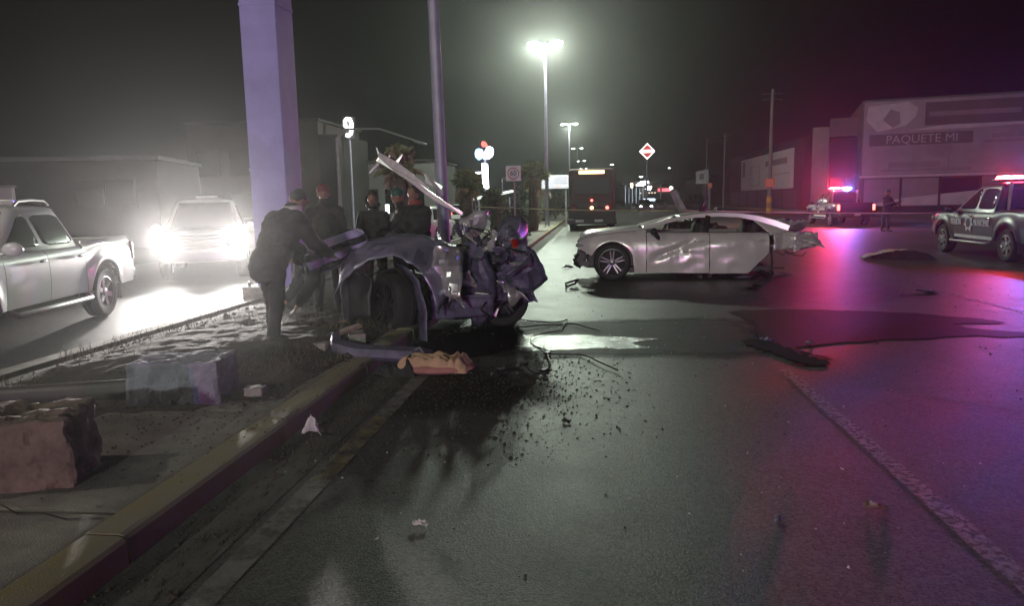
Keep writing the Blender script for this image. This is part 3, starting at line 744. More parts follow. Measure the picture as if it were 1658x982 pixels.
# local: x forward (front wheel at 0), y left (towards the camera), z up
spec = dict(w=.93, arches=((0, .365, .41),), sill=lambda x: .17+.02*x, tf=.05, df=.20, lf=.8, tr=-9, dr=0, lr=1, flare=.012, mid=.62, tumble=.16)
w, zb = body_fns(spec)
zth = lambda x: 1.015 - .11*clamp((x+.62)/1.3)**1.2 - .12*max(0, (x-.42)/.28)**2
ztd = lambda x: .90 + .035*clamp((x+3.0)/2.3) + .0
rd = random.Random(3)
def dent(p):
    q = p.copy()
    if p.y > 0:
        d = abs((p.z-.62) + .42*(p.x+1.25)); q.y -= .07*clamp(1-d/.10)*clamp((p.x+1.75)/.3)*clamp((-.72-p.x)/.2)
        q.y -= .04*abs(mnoise.noise(Vector((p.x*2.2+5, p.z*3.1, 7))))*clamp((-.75-p.x)/.4)+.012*abs(mnoise.noise(Vector((p.x*9, p.z*9, 2))))
        d2 = abs((p.z-.52) - .10*(p.x+1.5)); q.y -= .03*clamp(1-d2/.05)*clamp(1-abs(p.x+1.45)/.35)
        q.y -= .015*mnoise.noise(Vector((p.x*3, p.z*3, 1)))
    return q
def bent_rear(p):
    q = dent(p); k = clamp((-2.2-p.x)/.7)
    q.y -= (1 if p.y > 0 else -1)*.10*k*k + .03*mnoise.noise(Vector((p.x*4, p.z*4, 4)))*k; q.z += .02*mnoise.noise(Vector((p.x*5, p.z*2, 8)))*k
    return q
zsill_rear = lambda x: .12 if x > -2.62 else lerp(.12, .55, clamp((-2.62-x)/.42))
for s in (1, -1):
    side_panel(sd, 'front_fender', SILVER, -.655, .66, s, w, lambda x: max(zb(x), .50+.12*clamp((x-.41)/.2)) if x > .39 else zb(x), lambda x: zth(x)-.02 if x > -.3 else lerp(zth(x)-.02, ztd(x)+.05, clamp((-.3-x)/.36)), 30, 10, r=.06)
    d = side_panel(sd, 'door', SILVER, -1.86, -.67, s, w, zb, lambda x: ztd(x), 30, 18, warp=dent if s > 0 else None)
    b = MB().ell((-1.66, s*.945, .77), (.11, .018, .02), None, 12, 8); b.build('handle', SILVER, d, smooth=180)
    d = side_panel(sd, 'door', SILVER, -3.0, -1.875, s, w, zsill_rear, ztd, 26, 14, warp=bent_rear if s > 0 else None)
    b = MB().ell((-2.80, s*.90, .77), (.11, .018, .02), None, 12, 8); b.build('handle', SILVER, d, smooth=180)
lid(sd, 'hood', SILVER, -.60, .64, w, zb, zth, .05, r=.06)
# roof rails, pillars as swept strips leaving the windows open
def strip(parent, name, m, pts, wd, th, smooth=60):
    b = MB(); pts = [Vector(p) for p in pts]; vs = []
    for i, p in enumerate(pts):
        t = (pts[min(i+1, len(pts)-1)]-pts[max(i-1, 0)]).normalized()
        a = Vector((0, 1, 0)); n = t.cross(a).normalized(); a2 = n.cross(t)
        ww = wd[i] if isinstance(wd, (list, tuple)) else wd
        for (q, r_) in ((-1, -1), (1, -1), (1, 1), (-1, 1)): vs.append(p+n*q*ww/2+a2*r_*th/2)
    fs = [(0, 1, 2, 3)]
    for i in range(len(pts)-1):
        for k in range(4): fs.append((i*4+k, i*4+(k+1) % 4, (i+1)*4+(k+1) % 4, (i+1)*4+k))
    k = (len(pts)-1)*4; fs.append((k+3, k+2, k+1, k)); b.add(vs, fs); return b.build(name, m, parent, smooth=smooth, bevel=.008)
roofline = [(-.62, 1.03, .80), (-.95, 1.115, .74), (-1.30, 1.195, .68), (-1.62, 1.24, .645), (-2.05, 1.255, .63), (-2.45, 1.235, .635), (-2.8, 1.17, .65), (-3.1, 1.08, .69), (-3.38, .97, .74)]
for s in (1, -1):
    strip(sd, 'roof_rail', SILVER, [(x, s*y, z) for x, z, y in roofline], [.07, .07, .075, .08, .085, .09, .11, .12, .12], .06)
    strip(sd, 'centre_pillar', BLACK, [(-1.80, s*.87, .92), (-1.83, s*.78, 1.1), (-1.86, s*.665, 1.235)], .10, .03)
    b = MB()
    # rear quarter pillar
    def C(u, v):
        x = lerp(lerp(-3.02, -2.72, v), lerp(-3.52, -3.08, v), u); z = lerp(.86, 1.155-.09*u, v)
        y = lerp(.88, .655, v)+.02*sin(u*pi); return Vector((x, s*(y-.05*u), z+.015*mnoise.noise(Vector((u*4, v*4, s)))))
    b.grid(C, 10, 10); b.build('rear_pillar', SILVER, sd, smooth=50, thick=.03)
    # wing mirror
    if s > 0: MB().ell((-.80, .98, .955), (.07, .11, .075), None, 14, 9).tube((-.80, .86, .92), (-.8, .96, .95), .02).path([(-.82, .95, .92), (-.88, .955, .84), (-.90, .93, .80)], [.05, .04, .02]).build('mirror', BLACK, sd, smooth=60)
    strip(sd, 'window_trim', CHROME, [(-.72, s*.885, .945), (-1.5, s*.885, .93), (-2.4, s*.875, .92), (-3.0, s*.86, .905)], .012, .02)
def roofp(u, v):
    k = u*6; i = min(int(k), 5); t = k-i
    pts = roofline[2:9]; a, c = pts[i], pts[i+1]; x, z, y = [lerp(a[j], c[j], t) for j in range(3)]
    q = 2*v-1; return Vector((x, y*q*.97, z+.045*(1-q*q)+.008*mnoise.noise(Vector((x*4, q*3, 2)))))
b = MB(); b.grid(roofp, 18, 12); b.build('roof', SILVER, sd, smooth=50, thick=.025)
GLASSX = mat('cracked_windshield', (.05, .055, .055), .25, var=.6, scale=30, bump=.5, bscale=35)
b = MB(); b.grid(lambda u, v: Vector((lerp(-.58, -1.28, u), (2*v-1)*lerp(.76, .64, u), lerp(1.0, 1.19, u)+.05*(1-(2*v-1)**2)-.06*sin(u*pi)*max(0, sin(v*pi*1.3)))), 12, 12); b.build('windshield', GLASSX, sd, smooth=60, thick=.006)
# interior
SEATM = mat('dark_seat_fabric', (.03, .028, .028), .85, var=.3, scale=12)
for (x, y) in ((-1.55, .38), (-1.55, -.38), (-2.55, .36), (-2.55, -.36)):
    st = bpy.data.objects.new('seat', None); COL.objects.link(st); st.parent = sd; st.location = (x, y, 0)
    MB().box((.12, 0, .52), (.5, .5, .16)).build('cushion', SEATM, st, bevel=.05)
    MB().box((-.17, 0, .80), (.14, .48, .55), Matrix.Rotation(R(-14), 3, 'Y')).build('backrest', SEATM, st, bevel=.05)
    MB().box((-.25, 0, 1.08), (.10, .26, .15), Matrix.Rotation(R(-14), 3, 'Y')).build('headrest', SEATM, st, bevel=.04)
b = MB().lathe([(.17, -.012), (.185, -.012), (.185, .012), (.17, .012)], 20, Matrix.Translation((-1.02, .36, .92)) @ Matrix.Rotation(R(65), 4, 'Y'), closed=True)
b.tube((-1.0, .2, .92), (-1.0, .52, .92), .015); b.build('steering_wheel', BLACK, sd)
MB().box((-.78, 0, .80), (.3, 1.5, .22)).build('dashboard', BLACK, sd, bevel=.05)
MB().box((-1.5, 0, .20), (3.1, 1.5, .10)).build('floor_pan', BLACK, sd)
MB().box((.0, 0, .5), (1.0, 1.0, .55)).build('engine_bay', BLACK, sd, bevel=.04)
# broken front end
b = MB(); rr = random.Random(5)
for k in range(16):
    y = -.7+1.4*k/15; b.box((.66+rr.uniform(-.05, .05)-.12*abs(y), y, .45+rr.uniform(-.14, .16)), (rr.uniform(.05, .2), rr.uniform(.06, .16), rr.uniform(.05, .22)), Matrix.Rotation(rr.uniform(-.6, .6), 3, 'Y') @ Matrix.Rotation(rr.uniform(-.6, .6), 3, 'X'))
b.build('broken_bumper', BLACK, sd)
for s in (1, -1): MB().ell((.56, s*.70, .70), (.16, .15, .07)).build('headlight', CLEAR, sd, smooth=180)
wheel(sd, (0, .80, .365), 1, .365, .25, .265, 'split', ALLOYD); wheel(sd, (0, -.80, .365), -1, .365, .25, .265, 'split', ALLOYD)
# torn tail
def crumple(P, nu, nv, amp, seed, folds=7, jit=.01):
    r = random.Random(seed); F = [(r.uniform(0, 2*pi), r.uniform(.2, .8), r.uniform(-1, 1)) for _ in range(folds)]
    pts = {}
    for j in range(nv+1):
        for i in range(nu+1):
            u, v = i/nu, j/nv; d = 0
            for (a, c, k) in F: d += k*abs((u-.5)*cos(a)+(v-.5)*sin(a)-(c-.5))
            pts[(i, j)] = (u, v, d)
    def Q(u, v):
        i, j = round(u*nu), round(v*nv); p = Vector(P(u, v)); e = 1e-3
        du = Vector(P(min(u+e, 1), v))-Vector(P(max(u-e, 0), v)); dv = Vector(P(u, min(v+e, 1)))-Vector(P(u, max(v-e, 0)))
        n = du.cross(dv); n = n.normalized() if n.length > 1e-12 else Vector((0, 0, 1))
        rr_ = random.Random(seed*977+i*53+j)
        return p+n*(amp*pts[(i, j)][2]+rr_.uniform(-jit, jit))+Vector((rr_.uniform(-jit, jit), rr_.uniform(-jit, jit), rr_.uniform(-jit, jit)))*.6
    return Q
def bil(a, b_, c, d): 
    a, b_, c, d = [Vector(x) for x in (a, b_, c, d)]
    return lambda u, v: (a*(1-u)+b_*u)*(1-v)+(d*(1-u)+c*u)*v
def crumpled(parent, name, m, corners, nu=14, nv=12, amp=.08, seed=1, folds=7, jit=.012, thick=.006, sm=18, label=None):
    b = MB(); b.grid(crumple(bil(*corners), nu, nv, amp, seed, folds, jit), nu, nv); o = b.build(name, m, parent, smooth=sm, thick=thick)
    if label: o['label'] = label
    return o
crumpled(sd, 'torn_quarter_panel', SILVER, ((-3.02, .88, .56), (-3.45, .80, .58), (-3.52, .82, .90), (-3.0, .88, .90)), 9, 7, .12, 11, 7, .014, sm=12)
crumpled(sd, 'torn_quarter_panel', SILVER, ((-3.38, .75, .52), (-4.02, .5, .64), (-3.98, .55, .86), (-3.4, .72, .92)), 11, 8, .26, 12, 10, .03, sm=10)
crumpled(sd, 'torn_trunk_lid', SILVER, ((-3.35, .6, .95), (-3.9, .4, .98), (-3.8, -.5, .85), (-3.3, -.6, .95)), 10, 9, .24, 13, 10, .03, sm=10)
crumpled(sd, 'torn_quarter_panel', SILVER, ((-3.0, -.88, .5), (-3.7, -.7, .6), (-3.7, -.75, .9), (-3.0, -.88, .9)), 14, 12, .18, 14, 8, .02)
crumpled(sd, 'torn_strip', SILVER, ((-3.5, .7, .60), (-4.05, .62, .66), (-3.98, .60, .76), (-3.5, .72, .74)), 12, 6, .10, 16, 5, .02)
for k in range(9):
    rk = random.Random(300+k); y0 = rk.uniform(-.6, .8); z0 = rk.uniform(.55, .95); x1 = -3.75-rk.uniform(0, .4)
    crumpled(sd, 'torn_strip', SILVER if k % 3 else BLACK, ((-3.35, y0, z0), (x1, y0-.15, z0+rk.uniform(-.15, .1)), (x1+.08, y0-.1, z0+rk.uniform(0, .16)), (-3.35, y0+.05, z0+.12)), 10, 5, .30, 310+k, 6, .03)
for k in range(8):
    rk = random.Random(400+k); p = Vector((-3.2-.3*rk.random(), rk.uniform(0, .7), rk.uniform(.5, .9))); q = [p]
    for _ in range(4): q.append(q[-1]+Vector((rk.uniform(-.18, .05), rk.uniform(-.1, .1), rk.uniform(-.16, .08))))
    MB().path(q, .008, 5).build('loose_wire', BLACK, sd)
MB().path([(-3.06, .7, .62), (-3.08, .74, .3), (-3.05, .72, .01)], .022, 8).build('hanging_strut', BLACK, sd)
MB().path([(-2.75, .6, .28), (-3.0, .72, .20), (-3.32, .7, .2)], .012, 6).path([(-2.85, .5, .34), (-2.92, .7, .24), (-2.9, .6, .05)], .014, 6).build('broken_axle', BLACK, sd)
b = MB(); rr = random.Random(8)
for k in range(18): b.box((rr.uniform(-3.1, -1.6), rr.uniform(.3, .85), rr.uniform(.03, .14)), (rr.uniform(.08, .3), rr.uniform(.05, .2), rr.uniform(.03, .12)), Matrix.Rotation(rr.uniform(-.5, .5), 3, 'Y') @ Matrix.Rotation(rr.uniform(0, 3), 3, 'Z'))
b.build('hanging_underbody', BLACK, sd)

# ------------------------------------------------------------------ crushed dark car against the kerb
cw = thing('crushed_car', 'crushed dark grey car folded up against the median kerb', 'wrecked car', (-1.9, 9.0, 0))
O9 = Vector((-1.9, 9.0, 0))
def L9(*p): return [tuple(Vector(q)-O9) for q in p]
def chain(pts, t):
    n = len(pts)-1; k = min(int(t*n), n-1); return Vector(pts[k]).lerp(Vector(pts[k+1]), t*n-k)
def loft(parent, name, m, A, B, nu=26, nv=8, amp=.05, seed=1, folds=6, jit=.006, bulge=(0, 0, 0), thick=.008, sm=25, label=None):
    A = L9(*A); B = L9(*B); bu = Vector(bulge)
    P = lambda u, v: chain(A, u).lerp(chain(B, u), v) + bu*sin(v*pi)
    b = MB(); b.grid(crumple(P, nu, nv, amp, seed, folds, jit), nu, nv); o = b.build(name, m, parent, smooth=sm, thick=thick)
    if label: o['label'] = label
    return o
loft(cw, 'fender', WRECKP, ((-2.92, 8.50, 0.53), (-2.75, 8.42, 0.70), (-2.54, 8.36, 0.84), (-2.27, 8.32, 0.91), (-2.07, 8.34, 0.82), (-1.96, 8.40, 0.62), (-1.88, 8.46, 0.31)),
     ((-2.90, 8.62, 1.01), (-2.84, 8.75, 1.07), (-2.66, 8.85, 1.12), (-2.32, 8.90, 1.18), (-2.01, 8.90, 1.14), (-1.78, 8.85, 1.01), (-1.65, 8.75, 0.61)), 20, 8, .13, 25, 12, .012, (0, -.04, .03), sm=11, label='dented grey front wing over the turned wheel')
loft(cw, 'hood', WRECKP, ((-2.92, 8.66, 1.03), (-2.67, 8.87, 1.13), (-2.31, 8.92, 1.18), (-2.00, 8.92, 1.15), (-1.76, 8.87, 1.01)),
     ((-3.36, 10.20, 0.99), (-2.97, 10.30, 1.06), (-2.54, 10.30, 1.13), (-2.21, 10.30, 1.10), (-1.84, 10.20, 1.02)), 13, 9, .24, 22, 11, .014, sm=12)
loft(cw, 'front_end', BLACK, ((-2.96, 8.62, 0.80), (-3.00, 8.60, 0.35)), ((-3.27, 10.20, 0.83), (-3.35, 10.20, 0.07)), 10, 10, .10, 23)
loft(cw, 'bumper_shell', BLACK, ((-2.94, 8.60, 0.86), (-2.89, 8.50, 0.59), (-2.86, 8.50, 0.25)), ((-2.57, 8.42, 0.73), (-2.61, 8.42, 0.52), (-2.59, 8.42, 0.27)), 10, 8, .05, 24)
loft(cw, 'headlight_housing', CLEAR, ((-2.88, 8.66, 1.06), (-2.86, 8.62, 0.96), (-2.87, 8.60, 0.88)), ((-2.76, 8.90, 0.99), (-2.72, 8.60, 0.91), (-2.77, 8.55, 0.85)), 8, 6, .06, 25)
loft(cw, 'inner_liner', BLACK, ((-2.65, 8.60, 0.75), (-2.35, 8.62, 0.82), (-2.08, 8.60, 0.70), (-1.99, 8.60, 0.27)), ((-2.90, 9.40, 0.68), (-2.56, 9.40, 0.80), (-2.15, 9.40, 0.72), (-2.06, 9.40, 0.07)), 12, 6, .02, 26)
loft(cw, 'liner_flap', TORN, ((-2.22, 8.36, 0.87), (-2.03, 8.32, 0.71), (-1.93, 8.30, 0.36), (-1.92, 8.25, -0.05)), ((-2.35, 8.62, 0.88), (-2.18, 8.62, 0.64), (-2.13, 8.60, 0.31), (-2.10, 8.45, -0.04)), 18, 5, .03, 27, label='dark flap of wheel liner hanging beside the front wheel')
loft(cw, 'door_panel', WRECKP, ((-2.02, 8.86, 1.13), (-1.94, 8.80, 0.77), (-1.99, 8.75, 0.29)), ((-1.64, 8.95, 1.06), (-1.75, 8.90, 0.76), (-1.67, 8.90, 0.30)), 8, 7, .26, 28, 10, .014, sm=10)
loft(cw, 'crumpled_door', WRECKB, ((-1.83, 8.42, 1.08), (-1.86, 8.36, 0.81), (-1.92, 8.38, 0.55)), ((-1.50, 8.50, 1.10), (-1.50, 8.45, 0.80), (-1.54, 8.45, 0.51)), 8, 8, .34, 29, 11, .012, sm=9, label='bright crumpled door skin')
loft(cw, 'sill', TORN, ((-2.01, 8.70, 0.47), (-2.03, 8.75, 0.23)), ((-1.22, 9.00, 0.47), (-1.23, 9.00, 0.19)), 8, 14, .07, 30)
loft(cw, 'torn_pillar_panel', TORN, ((-1.60, 9.00, 1.18), (-1.66, 8.90, 0.97), (-1.66, 8.85, 0.69), (-1.57, 8.85, 0.31), (-1.45, 8.85, 0.06)), ((-1.38, 9.10, 1.24), (-1.28, 9.00, 0.99), (-1.16, 8.95, 0.67), (-1.19, 8.90, 0.30), (-1.22, 8.90, 0.04)), 14, 8, .26, 31, 9, .022, sm=12, label='ragged upright body panel')
loft(cw, 'floor_pan', BLACK, ((-2.08, 9.00, 0.29), (-1.23, 9.00, 0.21)), ((-2.26, 10.20, 0.38), (-0.95, 10.20, 0.28)), 12, 10, .12, 32)
loft(cw, 'bulkhead', BLACK, ((-2.90, 9.40, 0.72), (-1.73, 9.30, 0.80), (-0.91, 9.80, 0.67)), ((-2.92, 9.40, 0.15), (-1.75, 9.30, 0.08), (-0.92, 9.80, 0.04)), 16, 10, .15, 33)
loft(cw, 'cabin_rubble', BLACK, ((-1.74, 9.20, 1.08), (-1.48, 9.30, 1.03), (-1.21, 9.60, 0.93)), ((-1.72, 9.20, 0.50), (-1.40, 9.20, 0.49), (-1.04, 9.50, 0.45)), 14, 12, .25, 34, 9, .03)
loft(cw, 'rear_quarter', WRECKP, ((-1.33, 9.55, 1.00), (-1.23, 9.60, 1.14), (-1.11, 9.65, 1.30), (-1.00, 9.70, 1.36), (-0.92, 9.75, 1.26), (-0.91, 9.75, 1.03)), ((-1.49, 9.30, 0.78), (-1.24, 9.25, 0.82), (-1.10, 9.20, 0.88), (-0.99, 9.25, 0.91), (-0.94, 9.35, 0.91), (-0.91, 9.50, 0.89)), 13, 7, .10, 35, 8, .008, (.0, -.035, .01), sm=12, label='upturned rear quarter panel with red lamp')
loft(cw, 'tail_light', emit('red_reflector', (1, .06, .02), .0, (.75, .05, .02)), ((-1.06, 9.32, 1.17), (-1.02, 9.26, 1.09), (-0.97, 9.18, 0.94)), ((-0.96, 9.36, 1.15), (-0.93, 9.30, 1.06), (-0.93, 9.22, 0.94)), 6, 4, .01, 36, 3, .002)
loft(cw, 'bumper_fragment', TORN, ((-1.23, 9.15, 0.82), (-1.02, 9.10, 0.98), (-0.82, 9.10, 1.13), (-0.70, 9.15, 1.05)), ((-1.20, 9.20, 0.49), (-1.00, 9.10, 0.47), (-0.80, 9.05, 0.41), (-0.55, 9.10, 0.65)), 9, 7, .22, 37, 8, .016, sm=12, label='torn rear bumper piece')
loft(cw, 'shell_fragment', TORN, ((-1.32, 9.20, 0.73), (-1.00, 9.15, 0.73)), ((-1.26, 9.25, 0.25), (-0.93, 9.20, 0.38)), 10, 10, .2, 38, 8, .02)
loft(cw, 'crushed_pillar', WRECKB, ((-1.69, 9.35, 1.41), (-1.64, 9.25, 1.19), (-1.61, 9.20, 1.06)), ((-1.34, 9.50, 1.45), (-1.37, 9.35, 1.23), (-1.42, 9.30, 1.00)), 7, 6, .26, 39, 8, .02, sm=10)
b = MB().box(Vector((-1.61, 9.20, 1.27))-O9, (.05, .03, .14), Matrix.Rotation(R(20), 3, 'Y')); b.build('broken_strip', mat('white_plastic', (.7, .7, .7), .4), cw)
# roof rail bent up and out to the left
bp = L9((-2.70, 9.30, 2.16), (-2.48, 9.30, 2.02), (-2.26, 9.30, 1.87), (-2.08, 9.32, 1.73), (-1.90, 9.34, 1.60), (-1.64, 9.36, 1.45))
def flat(name, pts, wd, th, m, seed=1, jit=.006):
    r = random.Random(seed); b = MB(); vs = []; pts = [Vector(p) for p in pts]
    for i, p in enumerate(pts):
        t = (pts[min(i+1, len(pts)-1)]-pts[max(i-1, 0)]).normalized(); n = Vector((-t.z, 0, t.x)).normalized(); a = t.cross(n)
        for q, r_ in ((-1, -1), (1, -1), (1, 1), (-1, 1)): vs.append(p+n*q*wd[i]/2+a*r_*th/2+Vector((r.uniform(-jit, jit), r.uniform(-jit, jit), r.uniform(-jit, jit))))
    fs = [(0, 1, 2, 3)]+[(i*4+k, i*4+(k+1) % 4, i*4+4+(k+1) % 4, i*4+4+k) for i in range(len(pts)-1) for k in range(4)]; k = len(pts)*4-4; fs.append((k+3, k+2, k+1, k))
    b.add(vs, fs); return b.build(name, m, cw, bevel=.005)
flat('roof_rail', bp, [.05, .06, .06, .06, .055, .045], .05, WRECKB, 4)['label'] = 'long bent roof rail sticking up to the left'
flat('rail_lining', [Vector(p)+Vector((.02, -.035, .055)) for p in bp[0:4]], [.05, .09, .06, .03], .03, mat('pale_lining', (.45, .42, .42), .6, var=.3, scale=14), 5)
flat('rail_lining', L9((-2.09, 9.30, 1.88), (-2.00, 9.30, 1.83), (-1.89, 9.30, 1.77)), [.10, .05, .03], .03, WRECKB, 6, .02)
for i, (a, c_) in enumerate((((-2.65, 9.30, 2.13), (-2.72, 9.30, 2.30)), ((-2.69, 9.30, 2.11), (-2.82, 9.30, 1.99)), ((-2.59, 9.30, 2.13), (-2.54, 9.30, 2.20)), ((-2.48, 9.30, 2.08), (-2.38, 9.30, 2.21)), ((-2.07, 9.30, 1.87), (-2.10, 9.30, 1.96)))):
    flat('torn_shard', L9(a, c_), [.05, .015], .012, WRECKB, 10+i, .008)
b = MB(); rr = random.Random(9)
for k in range(7):
    p = Vector((-1.44, 9.30, 1.15))-O9; q = [p+Vector((rr.uniform(-.2, .3), rr.uniform(-.2, .2), rr.uniform(-.3, .2))) for _ in range(4)]; b.path(q, .008, 5)
b.build('loose_wire', BLACK, cw)
wheel(cw, Vector((-2.43, 8.72, 0.38))-O9, -1, .385, .26, .275, 'split', mat('sooty_rim', (.05, .05, .055), .45, .6), steer=R(-46), tilt=R(4), label='front wheel turned hard towards the kerb')
e = wheel(cw, Vector((-1.18, 9.42, 0.34))-O9, -1, .345, .24, .22, 'split', mat('sooty_rim2', (.025, .025, .027), .5, .5), steer=R(14), tilt=R(-6))
flat('broken_strip', L9((-1.23, 9.25, 0.55), (-1.10, 9.20, 0.48)), [.05, .06], .02, mat('white_plastic', (.7, .7, .7), .4), 8)
flat('broken_strip', L9((-1.25, 9.20, 0.16), (-1.20, 9.20, 0.26)), [.05, .03], .02, WRECKB, 9)
# engine bits, hoses and torn edges spilling out of the crushed body
rr = random.Random(77)
for k in range(16):
    p = Vector((rr.uniform(-2.85, -1.0), rr.uniform(8.7, 9.7), rr.uniform(.25, 1.05)))-O9
    b = MB().box(p, (rr.uniform(.06, .22), rr.uniform(.05, .2), rr.uniform(.04, .16)), Matrix.Rotation(rr.uniform(-1, 1), 3, 'Y') @ Matrix.Rotation(rr.uniform(-1, 1), 3, 'X')); b.build('engine_part', STEEL if k % 4 == 0 else BLACK, cw, bevel=.01)
for k in range(12):
    p = Vector((rr.uniform(-2.4, -.9), rr.uniform(8.55, 9.2), rr.uniform(.3, 1.1)))-O9; q = [p]
    for _ in range(5): q.append(q[-1]+Vector((rr.uniform(-.12, .16), rr.uniform(-.08, .08), rr.uniform(-.16, .10))))
    MB().path(q, rr.choice((.006, .009, .014)), 6).build('hose', BLACK, cw, smooth=60)
for k in range(14):
    x = rr.uniform(-2.1, -.75); z = rr.uniform(.3, 1.25); p = Vector((x, 8.75+rr.uniform(-.1, .4), z)); L_ = rr.uniform(.12, .3)
    crumpled(cw, 'torn_shard', (TORN, WRECKB, WRECKP)[k % 3], [tuple(p+Vector(o)-O9) for o in ((0, 0, 0), (L_, rr.uniform(-.1, .1), rr.uniform(-.1, .1)), (L_*.8, 0, L_*.7), (rr.uniform(-.05, .1), 0, L_*.8))], 6, 6, .35, 500+k, 5, .02, sm=10)
# debris torn from the cars
def crumb(name, label, loc, size, m, seed, group='crash debris on the road', amp=.3, rz=0):
    b = MB(); sx, sy, sz = size
    b.grid(crumple(lambda u, v: ((u-.5)*sx, (v-.5)*sy, sz*(sin(u*pi)*sin(v*pi))), 8, 6, min(sx, sy)*amp, seed, 5, .01), 8, 6)
    zm = min(p[2] for p in b.v); b.v = [(x, y_, z-zm+.004) for x, y_, z in b.v]
    o = b.build(name, m, None, smooth=20, thick=.005, loc=loc); o.rotation_euler.z = rz
    return tag(o, label, 'debris', group)

# ------------------------------------------------------------------ bus
bus = thing('city_bus', 'dark red city bus seen from behind with a lit amber sign', 'bus', (-.06, 38.4, 0))
BUSR = mat('bus_red_paint', (.06, .02, .022), .65, .0, var=.15); BUSD = mat('bus_dark_paint', (.02, .02, .022), .65, var=.15)
MB().box((0, 5, 2.15), (2.3, 10, 2.0)).build('body', BUSR, bus, bevel=.12)
MB().box((0, 5, .80), (2.42, 9.9, .95)).build('lower_body', BUSD, bus, bevel=.05)
MB().box((0, -.02, 2.25), (1.9, .04, .75)).build('rear_window', mat('dull_dark_glass', (.02, .02, .022), .45, spec=.25), bus, bevel=.01)
MB().box((0, -.06, 2.97), (1.5, .10, .26)).build('sign_frame', BLACK, bus, bevel=.02)
MB().box((0, -.12, 2.97), (1.28, .03, .17)).build('lit_sign', emit('amber_sign', (1, .5, .18), 4.), bus)
for x, m in ((.0, TAIL_AMB), (.78, TAIL_ON), ): MB().ell((x, -.06, 1.17), (.085, .04, .085)).build('tail_light', m, bus, smooth=180)
MB().ell((0, -.05, 1.55), (.06, .03, .06)).build('brake_light', TAIL_ON, bus, smooth=180)
MB().ell((-.9, -.06, 1.17), (.085, .04, .085)).build('tail_light', REDLENS, bus, smooth=180)
MB().box((0, -.10, .48), (2.5, .22, .26)).build('bumper', BLACK, bus, bevel=.04)
for x in (-.62, .35): MB().box((x, -.215, .52), (.42, .01, .12)).build('bumper_plate', mat('licence_plate', (.5, .5, .5), .5), bus)
for s in (1, -1):
    for yy in (2.2, 7.6): wheel(bus, (s*1.05, yy, .46), 1, .46, .3, .27, rim=STEEL).rotation_euler = (0, 0, -s*pi/2)
    for k in range(5): MB().box((s*1.16, 1.4+k*1.75, 2.3), (.02, 1.5, .85)).build('window', DGLASS, bus)
for k in range(4): MB().box((-.6+k*.4, -.01, 1.35), (.3, .03, .3)).build('engine_grille', BLACK, bus)
# ------------------------------------------------------------------ other traffic
small_car('parked_car', 'white car with red tail light behind the thin pole', (-6.75, 29.6, 0), R(86), WHITEP, tails=TAIL_ON)
small_car('parked_car', 'pale car with one wide red tail strip behind the median palms', (-10.2, 58.0, 0), R(92), WHITEP, tails=TAIL_ON)
small_car('distant_car', 'dark car far up the road with white lights', (6.2, 92, 0), R(-88), DARKP, lamps=True)
small_car('distant_car', 'dark car far beyond the bus near the fuel station', (9.8, 112, 0), R(-92), DARKP)
# ------------------------------------------------------------------ columns, poles, lamps
colm = thing('billboard_column', 'thick pale square billboard column rising out of the picture', 'column', (-5.27, 12.1, 0), R(-3))
MB().box((0, 0, 4.7), (.62, .62, 9.4)).build('shaft', COLP, colm, bevel=.02)
for k in range(3): MB().box((0, 0, 2.2+k*2.6), (.632, .632, .05)).build('weld_band', COLP, colm, bevel=.006)
for sx, sy in ((1, 1), (1, -1), (-1, 1), (-1, -1)): MB().tube((sx*.4, sy*.4, .27), (sx*.4, sy*.4, .36), .025, n=6).build('bolt', STEEL, colm)
MB().box((0, 0, .14), (1.0, 1.0, .28)).build('footing', CONC2, colm, bevel=.03)
MB().box((0, .1, 10.6), (6.0, .5, 2.6)).build('billboard_panel', GREYW, colm, bevel=.02)
pl = thing('pole', 'plain purple-lit metal pole standing on the median behind the crushed car', 'pole', (-2.5, 12.4, .13))
MB().path([(0, 0, 0), (-.06, 0, 4.5), (-.13, 0, 9.2)], [.105, .09, .07], 20).build('shaft', POLEP, pl, smooth=60)
MB().lathe([(.001, .0), (.2, .0), (.2, .03), (.13, .035), (.12, .12), (.105, .13)], 20).build('base_plate', STEEL, pl, smooth=30)
for a in range(4): MB().tube((.16*cos(a*pi/2+.8), .16*sin(a*pi/2+.8), .02), (.16*cos(a*pi/2+.8), .16*sin(a*pi/2+.8), .07), .014, n=6).build('bolt', STEEL, pl)
LAMPG = emit('street_lamp_lens', (.86, 1, .84), 55.)
LAMPG2 = emit('far_street_lamp_lens', (.88, 1, .85), 22.)
def street_lamp(label, loc, H=9.9, lens=LAMPG, power=0, arms=(-1, 1), group='double street lamps along the median'):
    t = thing('street_lamp', label, 'street lamp', loc, 0, group)
    MB().path([(0, 0, 0), (0, 0, H*.5), (0, 0, H)], [.11, .085, .06], 14).build('pole', POLEP, t, smooth=60)
    MB().lathe([(.001, 0), (.22, 0), (.22, .03), (.14, .06), (.11, .3)], 14).build('base', STEEL, t, smooth=40)
    for s in arms:
        MB().path([(0, 0, H-.25), (s*.15, 0, H-.05), (s*.4, 0, H+.02)], .035, 8).build('arm', POLEP, t, smooth=60)
        hd_ = MB().ell((s*.62, 0, H+.03), (.36, .17, .09), None, 16, 10).build('lamp_head', POLEP, t, smooth=180)
        MB().ell((s*.66, 0, H-.035), (.26, .13, .075), None, 16, 10).build('lens', lens, hd_, smooth=180)
        if power: light('POINT', 'lamp_bulb', hd_, (s*.66, 0, H-.22), power, (.86, 1, .82) if len(arms) > 1 else (1, .92, .78), .22)
    return t
street_lamp('nearest lit double street lamp, glaring high above the bus lane', (-2.5, 41, .13), 9.8, LAMPG, 3700)
